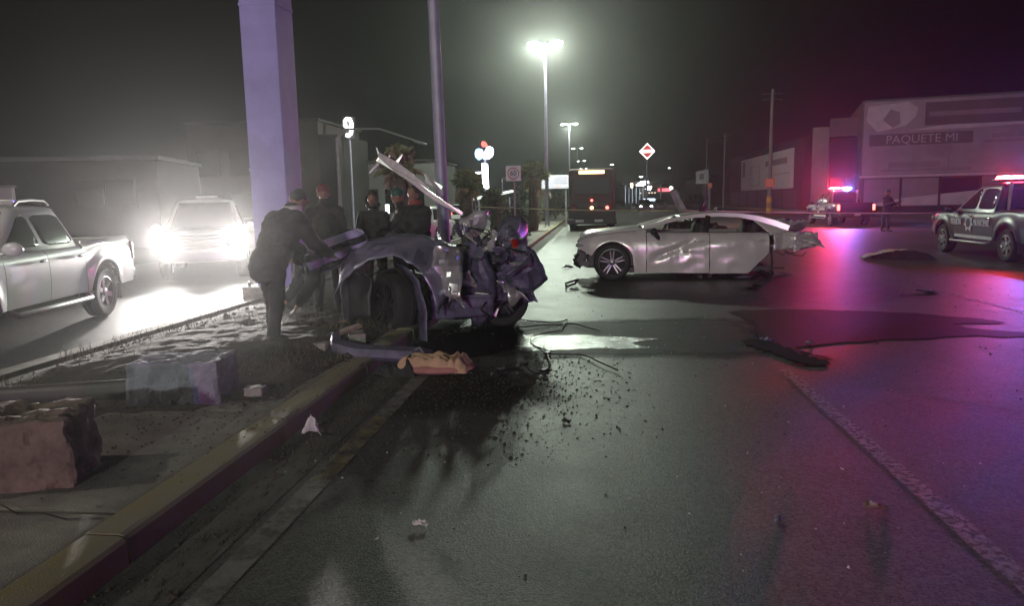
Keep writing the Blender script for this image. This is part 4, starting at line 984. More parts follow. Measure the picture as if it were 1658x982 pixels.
street_lamp('lit double street lamp on the median behind the photographer', (-2.45, -42, .13), 9.8, LAMPG, 12000)
street_lamp('second lit double street lamp beyond the glaring one', (-2.5, 82, .13), 9.6, LAMPG2, 1500)
street_lamp('third double street lamp up the median, only its right head bright', (-2.45, 122, .13), 9.7, LAMPG2)
street_lamp('fourth double street lamp up the median', (-2.45, 162, .13), 9.7, LAMPG2)
street_lamp('fifth and smallest double street lamp above the bus', (-2.4, 200, .13), 9.6, LAMPG2)
street_lamp('lit single-arm lamp on the far left pavement beside the camera', (-14.2, 1.5, 0), 9.5, LAMPG, 1100, (1,), 'small lamps in the background')
for (lab, p, H, s) in (('small single lamp left of the info board', (-9.5, 58, 0), 3.9, 1), ('lower single lamp just left of the info board', (-9.2, 76, 0), 4.0, 1), ('small round lamp right of the bus', (7.3, 105, 0), 4.6, -1), ('faint far lamp above the red shop sign', (17.6, 170, 0), 8.2, -1), ('far unlit lamp right of the bus sign', (2.6, 130, 0), 7.5, 1)):
    street_lamp(lab, p, H, LAMPG2, 0, (s,), 'small lamps in the background')
# utility poles on the right
def upole(label, x, y_, H, r=.15, yellow=True, sign=False):
    t = thing('utility_pole', label, 'utility pole', (x, y_, 0), 0, 'concrete utility poles on the right pavement')
    MB().path([(0, 0, 1.5 if yellow else 0), (.05, 0, H)], [r, r*.6], 12).build('shaft', mat('pole_concrete', (.16, .15, .15), .85, var=.2), t, smooth=60)
    if yellow:
        for k in range(3): MB().path([(0, 0, k*.5), (0, 0, k*.5+.5)], [r*1.25, r*1.22], 14).build('painted_band', mat('yellow_paint', (.5, .32, .04), .6) if k != 1 else mat('dark_yellow_paint', (.25, .15, .03), .6), t, smooth=60)
    if sign:
        sg_ = MB().box((0, -.22, 2.75), (.85, .03, .8)).build('sign_plate', mat('orange_red_sign', (.62, .14, .06), .45, var=.1), t, bevel=.01)
        for k in range(3): MB().box((0, -.242, 2.55+k*.2), (.6-.1*(k % 2), .008, .07)).build('sign_mark', mat('cream_mark', (.75, .5, .3), .5), sg_)
    for s in (-1, 1): MB().box((0, 0, H-.4-(.5 if s > 0 else 0)), (1.8, .1, .1)).build('cross_arm', mat('dark_wood', (.05, .04, .03), .8), t)
    return t
upole('tall utility pole with yellow painted foot and orange-red sign', 15.9, 70, 11, .2, True, True)
upole('slimmer utility pole between the warehouse and the low shop', 17.6, 104, 10, .16, False)
upole('faint far utility pole beside the pale banner', 18.3, 125, 11, .16, False)
# ------------------------------------------------------------------ pavement on the right
tag(MB().box((20.2, 160, .05), (2.6, 200, .16)).build('right_pavement', CONC), kind='structure')
tag(MB().box((18.8, 160, .055), (.2, 200, .17)).build('right_kerb', KERBP), kind='structure')
# ------------------------------------------------------------------ signs
ss = thing('speed_sign', 'square white 60 speed limit sign on a thin post', 'traffic sign', (-2.72, 26, .13))
MB().tube((0, 0, 0), (0, 0, 2.7), .03).build('post', STEEL, ss, smooth=60)
pn = MB().box((-.02, -.045, 2.42), (.53, .02, .53)).build('plate', mat('sign_white', (.62, .58, .58), .45, var=.05), ss, bevel=.006)
RING = mat('sign_red', (.40, .03, .05), .45, var=.1)
b = MB().lathe([(.175, 0), (.205, 0), (.205, .006), (.175, .006)], 32, Matrix.Translation((-.02, -.062, 2.42)) @ Matrix.Rotation(pi/2, 4, 'X'), closed=True); b.build('ring', RING, pn)
text_mesh('60', .24, mat('sign_black', (.03, .025, .04), .5), pn, Matrix.Translation((-.02, -.062, 2.42)))
isg = thing('info_board', 'pale lilac rectangular board on a post beside the bus lane', 'sign', (-1.95, 45, .0))
MB().tube((.35, 0, 0), (.35, 0, 2.9), .05).build('post', STEEL, isg, smooth=60)
pn = MB().box((-.30, -.08, 2.68), (1.62, .04, .80)).build('board', mat('lilac_board', (.52, .48, .60), .5, var=.06), isg, bevel=.01)
MB().box((.30, -.105, 2.42), (.40, .008, .12)).build('bright_strip', mat('pale_blue_print', (.6, .65, .8), .5), pn)
MB().box((-.10, -.105, 2.42), (.30, .008, .12)).build('pink_strip', mat('pink_print', (.7, .45, .5), .5), pn)
for k in range(4): MB().box((.05+.03*(k % 2), -.104, 2.60+k*.11), (.8-.1*(k % 2), .006, .035)).build('print_line', mat('grey_print', (.32, .30, .40), .5), pn)
b = MB().lathe([(.08, 0), (.13, 0), (.13, .006), (.08, .006)], 20, Matrix.Translation((-.85, -.102, 2.62)) @ Matrix.Rotation(pi/2, 4, 'X'), closed=True); b.build('emblem', mat('grey_print', (.32, .30, .40), .5), pn)
tw = thing('illuminated_tower_sign', 'tall illuminated white and blue sign with red top over a lit banner', 'sign', (-14.4, 100, 0))
MB().tube((0, .3, 0), (0, .3, 8.3), .18).build('post', POLEP, tw)
WHS = emit('white_sign_light', (.82, .92, 1), 6.); BLS = emit('blue_sign_light', (.25, .5, .9), 2.0); RDS = emit('red_sign_light', (1, .07, .06), 2.5)
MB().prism([(-.05, 8.0), (.35, 8.7), (.75, 8.9), (1.15, 8.7), (1.25, 8.2), (1.1, 7.6), (.5, 7.2), (-.1, 7.3)], (-.25, .05)).build('white_lobe', WHS, tw)
MB().prism([(-1.3, 8.1), (-1.1, 8.55), (-.7, 8.7), (-.2, 8.5), (-.12, 7.9), (-.3, 7.3), (-.8, 7.1), (-1.2, 7.5)], (-.2, .05)).build('blue_lobe', BLS, tw)
for (x, z, q) in ((-.9, 8.2, .22), (-.45, 7.9, .25), (-1.05, 7.8, .14), (-.4, 8.35, .14), (-.75, 7.5, .18)): MB().ell((x, -.22, z), (q, .06, q*.8)).build('white_letter', WHS, tw, smooth=180)
MB().prism([(-.4, 9.2), (-.2, 9.6), (.2, 9.5), (.5, 9.0), (.4, 8.75), (.05, 8.9), (-.2, 8.85)], (-.25, .05)).build('red_top', RDS, tw)
pn = MB().prism([(-.32, 3.4), (.5, 3.3), (.42, 6.6), (-.38, 6.7)], (-.15, .05)).build('lit_banner', WHS, tw)
for (x, z, sx, sz) in ((-.1, 6.2, .3, .2), (.15, 5.3, .25, .35), (-.15, 4.5, .2, .3), (.1, 3.8, .3, .2)): MB().box((x, -.165, z), (sx, .02, sz)).build('banner_mark', BLS if z != 4.5 else RDS, pn)
dm = thing('diamond_sign', 'red diamond sign with white edges and white band on a tall pole', 'sign', (8.5, 120, 0))
MB().tube((0, .2, 0), (0, .2, 8.2), .12).build('pole', POLEP, dm)
pn = MB().prism([(0, 7.65), (1.22, 8.9), (0, 10.15), (-1.22, 8.9)], (-.1, .1)).build('white_edge', emit('white_sign_edge', (1, .95, .95), 2.2), dm)
MB().prism([(.12, 9.85), (.85, 9.12), (-.85, 9.12), (-.12, 9.85)], (-.14, -.102)).build('red_half', emit('red_sign_panel', (.7, .06, .06), .55, (.4, .03, .03)), pn)
MB().prism([(.12, 7.95), (.85, 8.68), (-.85, 8.68), (-.12, 7.95)], (-.14, -.102)).build('red_half', emit('red_sign_panel', (.7, .06, .06), .55), pn)
for k in range(6): MB().box((-.62+k*.25, -.115, 8.9), (.13, .02, .2)).build('band_letter', emit('red_sign_panel', (.7, .06, .06), .55), pn)
gas = thing('fuel_station', 'brightly lit fuel station canopy far up the road', 'building', (10.0, 150, 0))
MB().box((0, 4, 4.6), (9, 9, .6)).build('canopy', GREYW, gas)
for x in (-3.5, 0, 3.5): MB().tube((x, 2, 0), (x, 2, 4.3), .18).build('column', PALEW, gas)
MB().prism([(-1.6, 4.1), (-.2, 4.0), (.9, 4.6), (.8, 5.0), (-.6, 4.9)], (-.7, -.52)).build('lit_fascia', emit('bright_fascia', (.9, .97, 1), 12.), gas)
MB().prism([(.2, 3.4), (1.2, 3.1), (1.5, 3.9), (.6, 4.0)], (-.7, -.52)).build('lit_fascia', emit('bright_fascia', (.9, .97, 1), 12.), gas)
for k in range(5): MB().box((-3.6+k*.7, -.2, 2.2), (.08, .08, 2.8+.3*(k % 2))).build('lit_post', emit('cool_post', (.5, .65, .8), .8), gas)
MB().box((1.2, 1.5, 1.3), (2.2, .1, .4)).build('lit_window', emit('cool_window', (.6, .8, 1), 4.), gas)
rs = thing('red_shop', 'low shop with a glowing red fascia and warm windows far ahead', 'building', (14.2, 165, 0))
MB().box((0, 3, 1.9), (9, 6, 3.8)).build('wall', DARKW, rs)
MB().box((1.2, -.1, 3.3), (2.8, .16, .7)).build('fascia', emit('red_fascia', (1, .12, .16), 1.6), rs)
MB().ell((2.6, -.3, 3.7), (.35, .1, .3)).build('lamp', emit('bright_fascia', (.9, .97, 1), 12.), rs, smooth=180)
for k in range(6): MB().box((-3.9+k*.62, -.06, 2.75), (.32, .08, .16)).build('window', emit('warm_window', (1, .8, .6), 1.6), rs)
tfl = thing('warm_lamp_sign', 'small warm glowing sign right of the bus', 'sign', (5.1, 100, 0))
MB().tube((0, .1, 0), (0, .1, 3.0), .06).build('post', POLEP, tfl); MB().box((0, 0, 3.3), (.3, .12, .6)).build('lens', emit('warm_sign', (1, .7, .4), 6.), tfl, bevel=.05)
sm = thing('small_red_sign', 'small red square sign left of the warehouse', 'sign', (14.4, 95, 0))
MB().tube((0, .05, 0), (0, .05, 3.0), .05).build('post', POLEP, sm); MB().box((0, -.03, 3.0), (.55, .04, .62)).build('plate', mat('orange_red_sign', (.62, .14, .06)), sm); MB().box((0, -.06, 3.0), (.2, .01, .35)).build('mark', LETT, sm)
can = thing('lit_canopy', 'pale lit canopy strip behind the median palms', 'canopy', (-8.2, 62, 0))
MB().prism([(-1.6, 1.75), (1.6, 2.35), (1.6, 2.5), (-1.6, 1.95)], (-1, 1)).build('roof', emit('pale_canopy', (.9, 1, .9), .9, (.6, .6, .6)), can)
for x in (-1.3, 1.3): MB().tube((x, 0, 0), (x, 0, 1.9), .06).build('post', POLEP, can)
# arm of an unlit lamp seen behind the pole
la = thing('hanging_lamp_arm', 'dark curved lamp arm crossing behind the pole', 'lamp arm', (-7.4, 30, 0))
MB().path([(-3.0, 0, 0), (-3.0, 0, 4.3), (-2.6, 0, 4.65), (-1.2, 0, 4.62), (.3, 0, 4.1)], [.09, .07, .05, .045, .04], 10).build('arm', STEEL, la, smooth=60)
MB().ell((.45, 0, 4.02), (.3, .12, .07), Matrix.Rotation(R(18), 3, 'Y')).build('lamp_head', STEEL, la, smooth=180)
# ------------------------------------------------------------------ police tape
tp = thing('police_tape', 'pale barrier tape strung across the road behind the silver sedan', 'barrier tape', (0, 0, 0))
TAPE = mat('barrier_tape', (.40, .36, .22), .5, var=.35, scale=1.5)
def tape(p0, p1, sag):
    p0, p1 = Vector(p0), Vector(p1); b = MB()
    def P(u, v):
        p = p0.lerp(p1, u); p.z -= sag*4*u*(1-u); tw_ = .6*sin(u*17)+.3*sin(u*41)
        return p+Vector((0, sin(tw_)*.02*(v-.5)*2, cos(tw_)*.02*(v-.5)*2))
    b.grid(P, 80, 1); return b.build('strip', TAPE, tp)
tape((-3.87, 24.50, 1.44), (2.40, 20.50, 1.25), .04); tape((2.40, 20.50, 1.25), (11.78, 27.00, 0.89), .03)
for p in ((-3.87, 24.50, 1.44),): MB().tube((p[0], p[1], .08), (p[0], p[1], p[2]+.1), .02).build('stake', STEEL, tp)

# ------------------------------------------------------------------ palms and shrubs on the median
FROND = mat('palm_frond', (.19, .20, .10), .6, var=.4, scale=8); DEADF = mat('dry_palm_frond', (.26, .20, .14), .8, var=.35, scale=9); TRUNK = mat('palm_trunk', (.10, .08, .06), .9, var=.4, scale=10, bump=.8, bscale=25)
def fan_palm(label, loc, H, Rr, n=34, seed=1, skirt=14, dry=.15, trunk_r=.16, dead_up=False):
    r = random.Random(seed); t = thing('fan_palm', label, 'palm tree', loc, r.uniform(0, 6), 'fan palms on the median')
    b = MB(); k = 12
    pts = [(.03*sin(i), .03*cos(i*1.7), H*i/k) for i in range(k+1)]
    b.path(pts, [trunk_r*(1.25-.35*i/k)*(1+.08*(i % 2)) for i in range(k+1)], 12)
    for i in range(40):
        z = H*r.uniform(.35, 1.0); a = r.uniform(0, 2*pi); q = trunk_r*.95
        b.path([(q*cos(a), q*sin(a), z), ((q+.10)*cos(a), (q+.10)*sin(a), z+.14)], [.03, .012], 4)
    b.build('trunk', TRUNK, t, smooth=35)
    def fan(b, a, el, plen, fr):
        d = Vector((cos(a)*cos(el), sin(a)*cos(el), sin(el))); base = Vector((0, 0, H))
        tip = base+d*plen; side = d.cross(Vector((0, 0, 1))); side = side.normalized() if side.length > .01 else Vector((1, 0, 0)); up = side.cross(d)
        b.path([base, base+d*plen*.5+Vector((0, 0, .03)), tip], [.014, .011, .008], 4, cap=False)
        nb = 17
        for q in range(nb):
            th = lerp(-1.9, 1.9, q/(nb-1))+r.uniform(-.05, .05); L_ = fr*(1-.28*abs(th)/1.9)*r.uniform(.85, 1.1)
            dd = (d*cos(th)+side*sin(th)); n_ = up
            m_ = tip+dd*L_*.6+n_*.02; e_ = tip+dd*L_-Vector((0, 0, 1))*L_*r.uniform(.1, .5)
            w_ = dd.cross(n_)*.022
            b.add([tip, m_+w_, e_, m_-w_], [(0, 1, 2), (0, 2, 3)])
    b = MB()
    for i in range(n): fan(b, r.uniform(0, 2*pi), lerp(-.25, 1.45, (i+.5)/n)+r.uniform(-.12, .12), Rr*r.uniform(.42, .55), Rr*r.uniform(.5, .62))
    b.build('crown', FROND, t)
    b = MB()
    for i in range(skirt): fan(b, r.uniform(0, 2*pi), r.uniform(-1.35, -.5) if not dead_up else r.uniform(-1.2, 1.3), Rr*.4, Rr*.55)
    b.build('dry_skirt', DEADF, t)
    return t
fan_palm('dry palm just behind the bent roof rail', (-3.55, 13.6, .1), 2.15, .5, 22, 1, 18, dead_up=True, trunk_r=.14)
fan_palm('green fan palm right of the thin pole', (-4.1, 24, .1), 2.05, .62, 36, 2, 16)
fan_palm('short palm behind the 60 sign', (-3.95, 30, .1), 1.55, .6, 26, 3, 18)
fan_palm('palm with its crown against the glaring lamp post', (-2.95, 37, .1), 2.75, .85, 30, 4, 12, trunk_r=.2)
fan_palm('dark palm left of the bus roof', (-3.6, 52, .1), 2.6, 1.2, 28, 6, 10)
LEAF = mat('dark_shrub_leaf', (.04, .045, .03), .7, var=.5, scale=5)
def shrub(label, loc, rx, rz, seed, n=900):
    r = random.Random(seed); t = thing('shrub', label, 'shrub', loc, 0, 'dark shrubs on the median'); b = MB()
    for i in range(n):
        a, c_ = r.uniform(0, 2*pi), r.uniform(0, 1); q = r.uniform(.45, 1.)**.5*(1+.25*mnoise.noise(Vector((cos(a)*2, sin(a)*2, c_*3+seed))))
        p = Vector((rx*q*cos(a)*sqrt(1-c_*c_*.8), rx*q*sin(a)*sqrt(1-c_*c_*.8), rz*(.12+.88*c_*q)))
        u_ = Vector((r.gauss(0, 1), r.gauss(0, 1), r.gauss(0, 1))).normalized(); v_ = u_.orthogonal().normalized(); s = .05*rx/.6
        b.add([p-u_*s, p+v_*s*.5, p+u_*s, p-v_*s*.5], [(0, 1, 2, 3)])
    b.build('foliage', LEAF, t)
    b = MB()
    for i in range(6):
        a = i*pi/3+.2; b.path([(0, 0, -.05), (.3*rx*cos(a), .3*rx*sin(a), rz*.4), (.6*rx*cos(a), .6*rx*sin(a), rz*.75)], [.03, .02, .008], 5)
    b.build('stem', TRUNK, t); return t
shrub('clipped dark shrub at the foot of the 60 sign post', (-2.85, 28.5, .12), .55, 1.25, 1)
shrub('dark shrub beside the short palm', (-3.7, 32.5, .12), .7, 1.35, 2)
shrub('dark bush behind the info board', (-3.6, 47, .12), .9, 1.9, 3)
shrub('bush at the left of the bus', (-2.9, 58, .12), 1.0, 2.2, 4)
shrub('broad dark bush beyond the lit canopy', (-6.4, 70, .0), 2.2, 2.8, 5, 1400)
shrub('tall dark bush beneath the tower sign', (-12, 82, .0), 3.0, 3.0, 6, 1400)

# ------------------------------------------------------------------ people
SKIN = mat('skin', (.22, .115, .08), .55, var=.1, scale=12)
def remeshed(b, name, m, parent, vox, disp=0, dscale=6, sm=2):
    me = b.mesh(name); o = link(name, me, m, parent)
    md = o.modifiers.new('r', 'REMESH'); md.mode = 'VOXEL'; md.voxel_size = vox; md.use_smooth_shade = True
    md = o.modifiers.new('s', 'SMOOTH'); md.factor = .5; md.iterations = sm
    dg = bpy.context.evaluated_depsgraph_get(); dg.update()
    me2 = bpy.data.meshes.new_from_object(o.evaluated_get(dg)); o.modifiers.clear(); o.data = me2; me2.name = name
    if disp:
        nn = [v.normal.copy() for v in me2.vertices]
        for v, q in zip(me2.vertices, nn):
            c = v.co; k = mnoise.noise(Vector((c.x*dscale, c.y*dscale, c.z*dscale*2.2)))+.5*mnoise.noise(Vector((c.x*dscale*2.5, c.y*dscale*2.5, c.z*dscale*5)))
            v.co = c+q*disp*k
    me2.materials.clear(); me2.materials.append(m)
    for p in me2.polygons: p.use_smooth = True
    return o
def joints(h=1.72, bend=0, twist=0, lean=0, headp=0, heady=0, armL=(5, 8, 15), armR=(5, 8, 15), legL=(2, 2), legR=(-4, 2), spread=.03):
    k = h/1.75; J = {}
    def leg(s, t, kn):
        hip = Vector((s*.095*k, 0, 0)); a = R(t); d = Vector((s*spread*2, sin(a), -cos(a))).normalized(); knee = hip+d*.43*k
        a2 = R(t-kn); d2 = Vector((s*spread, sin(a2), -cos(a2))).normalized(); ank = knee+d2*.41*k; return hip, knee, ank
    J['hl'], J['kl'], J['al'] = leg(-1, *legL); J['hr'], J['kr'], J['ar'] = leg(1, *legR)
    base = min(J['al'].z, J['ar'].z); pel = Vector((0, 0, -base+.085*k))
    for n in ('hl', 'kl', 'al', 'hr', 'kr', 'ar'): J[n] = J[n]+pel
    J['pel'] = pel+Vector((0, 0, .02)); b_ = R(bend); l_ = R(lean)
    d = Vector((sin(l_), sin(b_)*cos(l_), cos(b_)*cos(l_))).normalized(); J['d'] = d
    J['wst'] = J['pel']+d*.16*k; J['chs'] = J['pel']+d*.33*k; J['nb'] = J['pel']+d*.51*k
    hb = R(bend*.75+headp); hdv = Vector((sin(l_)*.7, sin(hb), cos(hb))).normalized(); J['neck'] = J['nb']+hdv*.09*k; J['head'] = J['nb']+hdv*.205*k; J['hd'] = hdv
    tw = R(twist); sd_ = Vector((cos(tw), sin(tw), 0)); J['sd'] = sd_
    for n, s, (a, ab, e) in (('l', -1, armL), ('r', 1, armR)):
        sh = J['nb']-d*.055*k+sd_*s*.185*k; J['s'+n] = sh
        A = R(a); B_ = R(ab); u = Vector((s*sin(B_), sin(A)*cos(B_), -cos(A)*cos(B_))); el = sh+u*.285*k; J['e'+n] = el
        A2 = R(a+e); B2 = R(ab*.2-min(e, 60)*.25); f = Vector((s*sin(B2), sin(A2)*cos(B2), -cos(A2)*cos(B2))).normalized(); wr = el+f*.25*k; J['w'+n] = wr; J['f'+n] = f
    fy = R(heady); J['face'] = Vector((sin(fy), cos(fy)*cos(hb), -sin(hb)*cos(fy))).normalized(); J['k'] = k
    return J
def person(label, loc, rz, J, jacket, trousers, bulk=1.0, hat=None, hair=(.015, .012, .01), hood=False, bands=None, neckband=None, group='people around the crash', gun=False):
    t = thing('person', label, 'person', loc, rz, group); k = J['k']; d = J['d']
    # body: one continuous skin surface
    b = MB()
    b.cap(J['pel'], J['chs'], .12*k, .13*k); b.cap(J['chs'], J['nb'], .12*k, .07*k); b.cap(J['nb'], J['head'], .055*k, .055*k)
    hd_, fc = J['head'], J['face']; up = J['hd']; rt = fc.cross(up).normalized(); fc = up.cross(rt).normalized()
    M3 = Matrix((rt, fc, up)).transposed()
    b.ell(hd_+up*.02*k, (.076*k, .098*k, .112*k), M3, 16, 12); b.ell(hd_+fc*.03*k-up*.06*k, (.055*k, .06*k, .055*k), M3)
    b.cap(hd_+fc*.09*k+up*.015*k, hd_+fc*.112*k-up*.022*k, .010*k, .015*k, 8)
    b.cap(hd_+fc*.088*k-up*.058*k+rt*.018, hd_+fc*.088*k-up*.058*k-rt*.018, .010*k, .010*k, 8)
    for s in (-1, 1): b.ell(hd_+rt*s*.078*k-up*.005, (.012*k, .022*k, .034*k), M3, 8, 6); b.cap(hd_+fc*.083*k+rt*s*.02*k+up*.038*k, hd_+fc*.075*k+rt*s*.05*k+up*.036*k, .011*k, .010*k, 6)
    for n, s in (('l', -1), ('r', 1)):
        b.cap(J['h'+n], J['k'+n], .075*k, .052*k); b.cap(J['k'+n], J['a'+n], .05*k, .035*k); b.cap(J['a'+n], J['a'+n]+Vector((0, .14*k, -.045*k)), .035*k, .03*k)
        b.cap(J['nb']-d*.05*k, J['s'+n], .06*k, .052*k); b.cap(J['s'+n], J['e'+n], .05*k, .038*k); b.cap(J['e'+n], J['w'+n], .037*k, .026*k)
        w_, f = J['w'+n], J['f'+n]; sdv = J['sd']*s; nrm = f.cross(sdv).normalized(); ac = nrm.cross(f).normalized()
        Mh = Matrix((ac, nrm, f)).transposed(); b.ell(w_+f*.055*k, (.042*k, .018*k, .05*k), Mh, 12, 8)
        for q, (o_, L_) in enumerate(((-.032, .062), (-.011, .074), (.011, .07), (.031, .055))):
            p0 = w_+f*.09*k+ac*o_*k; cu = nrm*(-.3 if s > 0 else .3); p1 = p0+(f+cu*.4).normalized()*L_*.5*k; p2 = p1+(f+cu*1.6).normalized()*L_*.5*k
            b.cap(p0, p1, .0095*k, .009*k, 6); b.cap(p1, p2, .009*k, .0075*k, 6)
        tb = w_+f*.035*k-ac*.038*k*(1 if s > 0 else 1); b.cap(tb, tb+(f*.7-ac*.6).normalized()*.05*k, .012*k, .009*k, 6)
    remeshed(b, 'body', SKIN, t, .0115, sm=1)
    # eyes as dark insets are too small to part; hair
    b = MB(); b.ell(hd_+up*.035*k-fc*.018*k, (.083*k, .092*k, .105*k), M3, 16, 12)
    if not (hat or hood): b.build('hair', mat('hair', hair, .7), t, smooth=180)
    if hood:
        b = MB(); b.ell(hd_+up*.03*k-fc*.03*k, (.105*k, .105*k, .13*k), M3, 18, 12); b.ell(hd_-up*.09*k-fc*.02*k, (.13*k, .12*k, .06*k), M3)
        o = remeshed(b, 'hood', jacket, t, .014, .008, 14)
        b = MB(); b.lathe([(.075*k, -.015), (.105*k, -.01), (.11*k, .02), (.085*k, .03)], 20, Matrix.Translation(hd_+fc*.055*k+up*.01*k) @ M3.to_4x4() @ Matrix.Rotation(-pi/2, 4, 'X'), closed=True); b.build('hood_trim', mat('fur_trim', (.06, .05, .045), .95, var=.5, scale=30, bump=1, bscale=60), t, smooth=60)
    if hat:
        b = MB(); b.ell(hd_+up*.055*k-fc*.008*k, (.09*k, .108*k, .088*k), M3, 18, 12)
        hm = b.build('cap', hat, t, smooth=180)
        b = MB(); b.ell(hd_+up*.065*k+fc*.12*k, (.06*k, .06*k, .010*k), M3, 14, 8); b.build('peak', hat, hm, smooth=180)
    # clothes
    b = MB()
    kk = k; k = k*bulk; b.cap(J['pel']-d*.07*k, J['wst'], .155*k, .15*k, 16); b.ell(J['pel'].lerp(J['chs'], .5), (.185*k, .135*k, .25*k), (Vector((0, 0, 1)).rotation_difference(d)).to_matrix()); b.cap(J['wst'], J['chs'], .15*k, .165*k, 16); b.cap(J['chs'], J['nb']-d*.03*k, .165*k, .09*k, 16)
    b.cap(J['nb']-d*.02*k, J['neck'], .075*k, .07*k)
    for n in 'lr':
        b.cap(J['nb']-d*.07*k, J['s'+n], .10*k, .085*k); b.cap(J['s'+n], J['e'+n], .082*k, .066*k); b.cap(J['e'+n], J['w'+n]-J['f'+n]*.01, .064*k, .048*k)
    k = kk; jk = remeshed(b, 'jacket', jacket, t, .016, .016, 7)
    b = MB(); b.cap(J['pel']-d*.02*k, J['pel']+d*.05*k, .145*k, .14*k)
    for n in 'lr': b.cap(J['h'+n]+Vector((0, 0, .02)), J['k'+n], .105*k, .078*k); b.cap(J['k'+n], J['a'+n]+(J['k'+n]-J['a'+n])*.10, .076*k, .062*k)
    remeshed(b, 'trousers', trousers, t, .016, .012, 9)
    for n in 'lr':
        b = MB(); b.cap(J['a'+n]+Vector((0, 0, .06*k)), J['a'+n]-Vector((0, .01, .02*k)), .055*k, .052*k); b.cap(J['a'+n]-Vector((0, .015, .04*k)), J['a'+n]+Vector((0, .15*k, -.05*k)), .046*k, .04*k)
        z0 = J['a'+n].z-.085*k; b2 = remeshed(b, 'boot', mat('black_leather', (.015, .014, .013), .5), t, .012)
        for v in b2.data.vertices: v.co.z = max(v.co.z, z0)
    if bands:
        for c0, n0, w2 in bands:      # strips of the jacket surface between two planes, laid just proud of it
            n0 = Vector(n0).normalized(); c0 = Vector(c0); bm = bmesh.new(); bm.from_mesh(jk.data)
            for sg in (1, -1):
                g = bm.verts[:]+bm.edges[:]+bm.faces[:]
                bmesh.ops.bisect_plane(bm, geom=g, plane_co=c0+n0*sg*w2/2, plane_no=n0*sg, clear_outer=True)
            ax0, ax1 = J['pel'], J['nb']; axd = (ax1-ax0).normalized()
            far_ = [f for f in bm.faces if (lambda q: (q-axd*q.dot(axd)).length > .245*k*bulk or q.dot(axd) > .56*k)(f.calc_center_median()-ax0)]
            bmesh.ops.delete(bm, geom=far_, context='FACES'); bm.normal_update()
            for v in bm.verts: v.co += v.normal*.007
            me = bpy.data.meshes.new('reflective_band'); bm.to_mesh(me); bm.free()
            for p in me.polygons: p.use_smooth = True
            link('reflective_band', me, mat('reflective_band', (.40, .37, .60), .45, var=.15), jk)  # band colour carries a purple tint for the police lights
    if neckband:
        b = MB(); b.lathe([(.07*k, -.03), (.105*k, -.03), (.105*k, .03), (.07*k, .04)], 18, Matrix.Translation(J['neck']), closed=True); b.build('neckband', neckband, t, smooth=60)
    return t
JK = lambda n, c: mat(n, c, .8, var=.3, scale=9, bump=.4, bscale=30)
# stooping figure against the headlights
person('stooping person in dark grey jacket, silhouetted against the headlights', (-3.26, 7.2, .13), R(-28), joints(1.74, bend=30, headp=22, armL=(34, 10, 30), armR=(30, 14, 30), legL=(12, 14), legR=(-6, 8)), JK('charcoal_jacket', (.026, .024, .025)), JK('dark_trousers', (.018, .017, .019)), bulk=1.22, hair=(.03, .03, .03), neckband=mat('silver_collar', (.5, .5, .5), .4))
# bending figure with reflective bands
person('person bending over in dark jacket with pale reflective bands', (-2.98, 8.72, .13), R(128), joints(1.8, bend=104, headp=-10, armL=(10, 4, 25), armR=(14, 4, 25), legL=(8, 6), legR=(-6, 4), spread=.05), JK('navy_work_jacket', (.02, .02, .026)), JK('navy_work_trousers', (.03, .03, .038)), bulk=1.25, hair=(.02, .02, .02), bands=tuple(((0, 0, z), (.0, .28, .96), .085) for z in (1.10, .93, .76)))
person('standing person in dark brown jacket wearing a reddish cap', (-3.55, 9.6, .13), R(20), joints(1.72, bend=6, headp=12, armL=(22, 8, 40), armR=(16, 10, 40)), JK('brown_jacket', (.028, .022, .022)), JK('dark_jeans', (.02, .02, .026)), hat=mat('red_cap', (.15, .045, .045), .8, var=.2))
person('hooded person in dark parka facing the camera behind the wreck', (-3.3, 11.0, .13), R(185), joints(1.62, bend=4, headp=6, armL=(25, 8, 70), armR=(25, 8, 75)), JK('black_parka', (.018, .017, .017)), JK('dark_trousers', (.018, .017, .019)), hood=True)
person('person with teal-trimmed dark cap beside the hooded one', (-2.92, 11.25, .13), R(110), joints(1.66, bend=3, headp=8, armL=(35, 5, 70), armR=(35, 5, 70)), JK('olive_jacket', (.02, .02, .018)), JK('dark_trousers', (.018, .017, .019)), hat=mat('teal_cap', (.02, .08, .07), .7))
person('bulky person in black jacket with painted red face glow by the thin pole', (-2.55, 10.75, .13), R(150), joints(1.68, bend=5, headp=8, armL=(18, 12, 55), armR=(18, 12, 55)), JK('black_jacket', (.014, .014, .015)), bulk=1.2, trousers=JK('dark_trousers', (.018, .017, .019)), neckband=mat('red_face_glow', (.22, .05, .04), .85, var=.2), hair=(.03, .012, .01))  # red ring at the neck stands in for red glow on the face
off = person('officer in dark uniform holding a rifle near the far police pickup', (12.3, 33, 0), R(-150), joints(1.72, bend=2, headp=4, armL=(32, 8, 62), armR=(20, 12, 85)), JK('dark_uniform', (.03, .028, .035)), JK('dark_uniform', (.03, .028, .035)), hat=mat('black_helmet', (.02, .02, .025), .5))
rf = thing('rifle', 'black rifle held across the chest of the officer', 'rifle', (12.3, 33, 0), R(-150))
RF = Matrix.Translation((-.08, .34, 1.16)) @ Matrix.Rotation(R(12), 4, 'Y')
def rfb(name, c, d_): b = MB().box(c, d_); b.v = [tuple(RF @ Vector(v)) for v in b.v]; return b.build(name, BLACK, rf, bevel=.004)
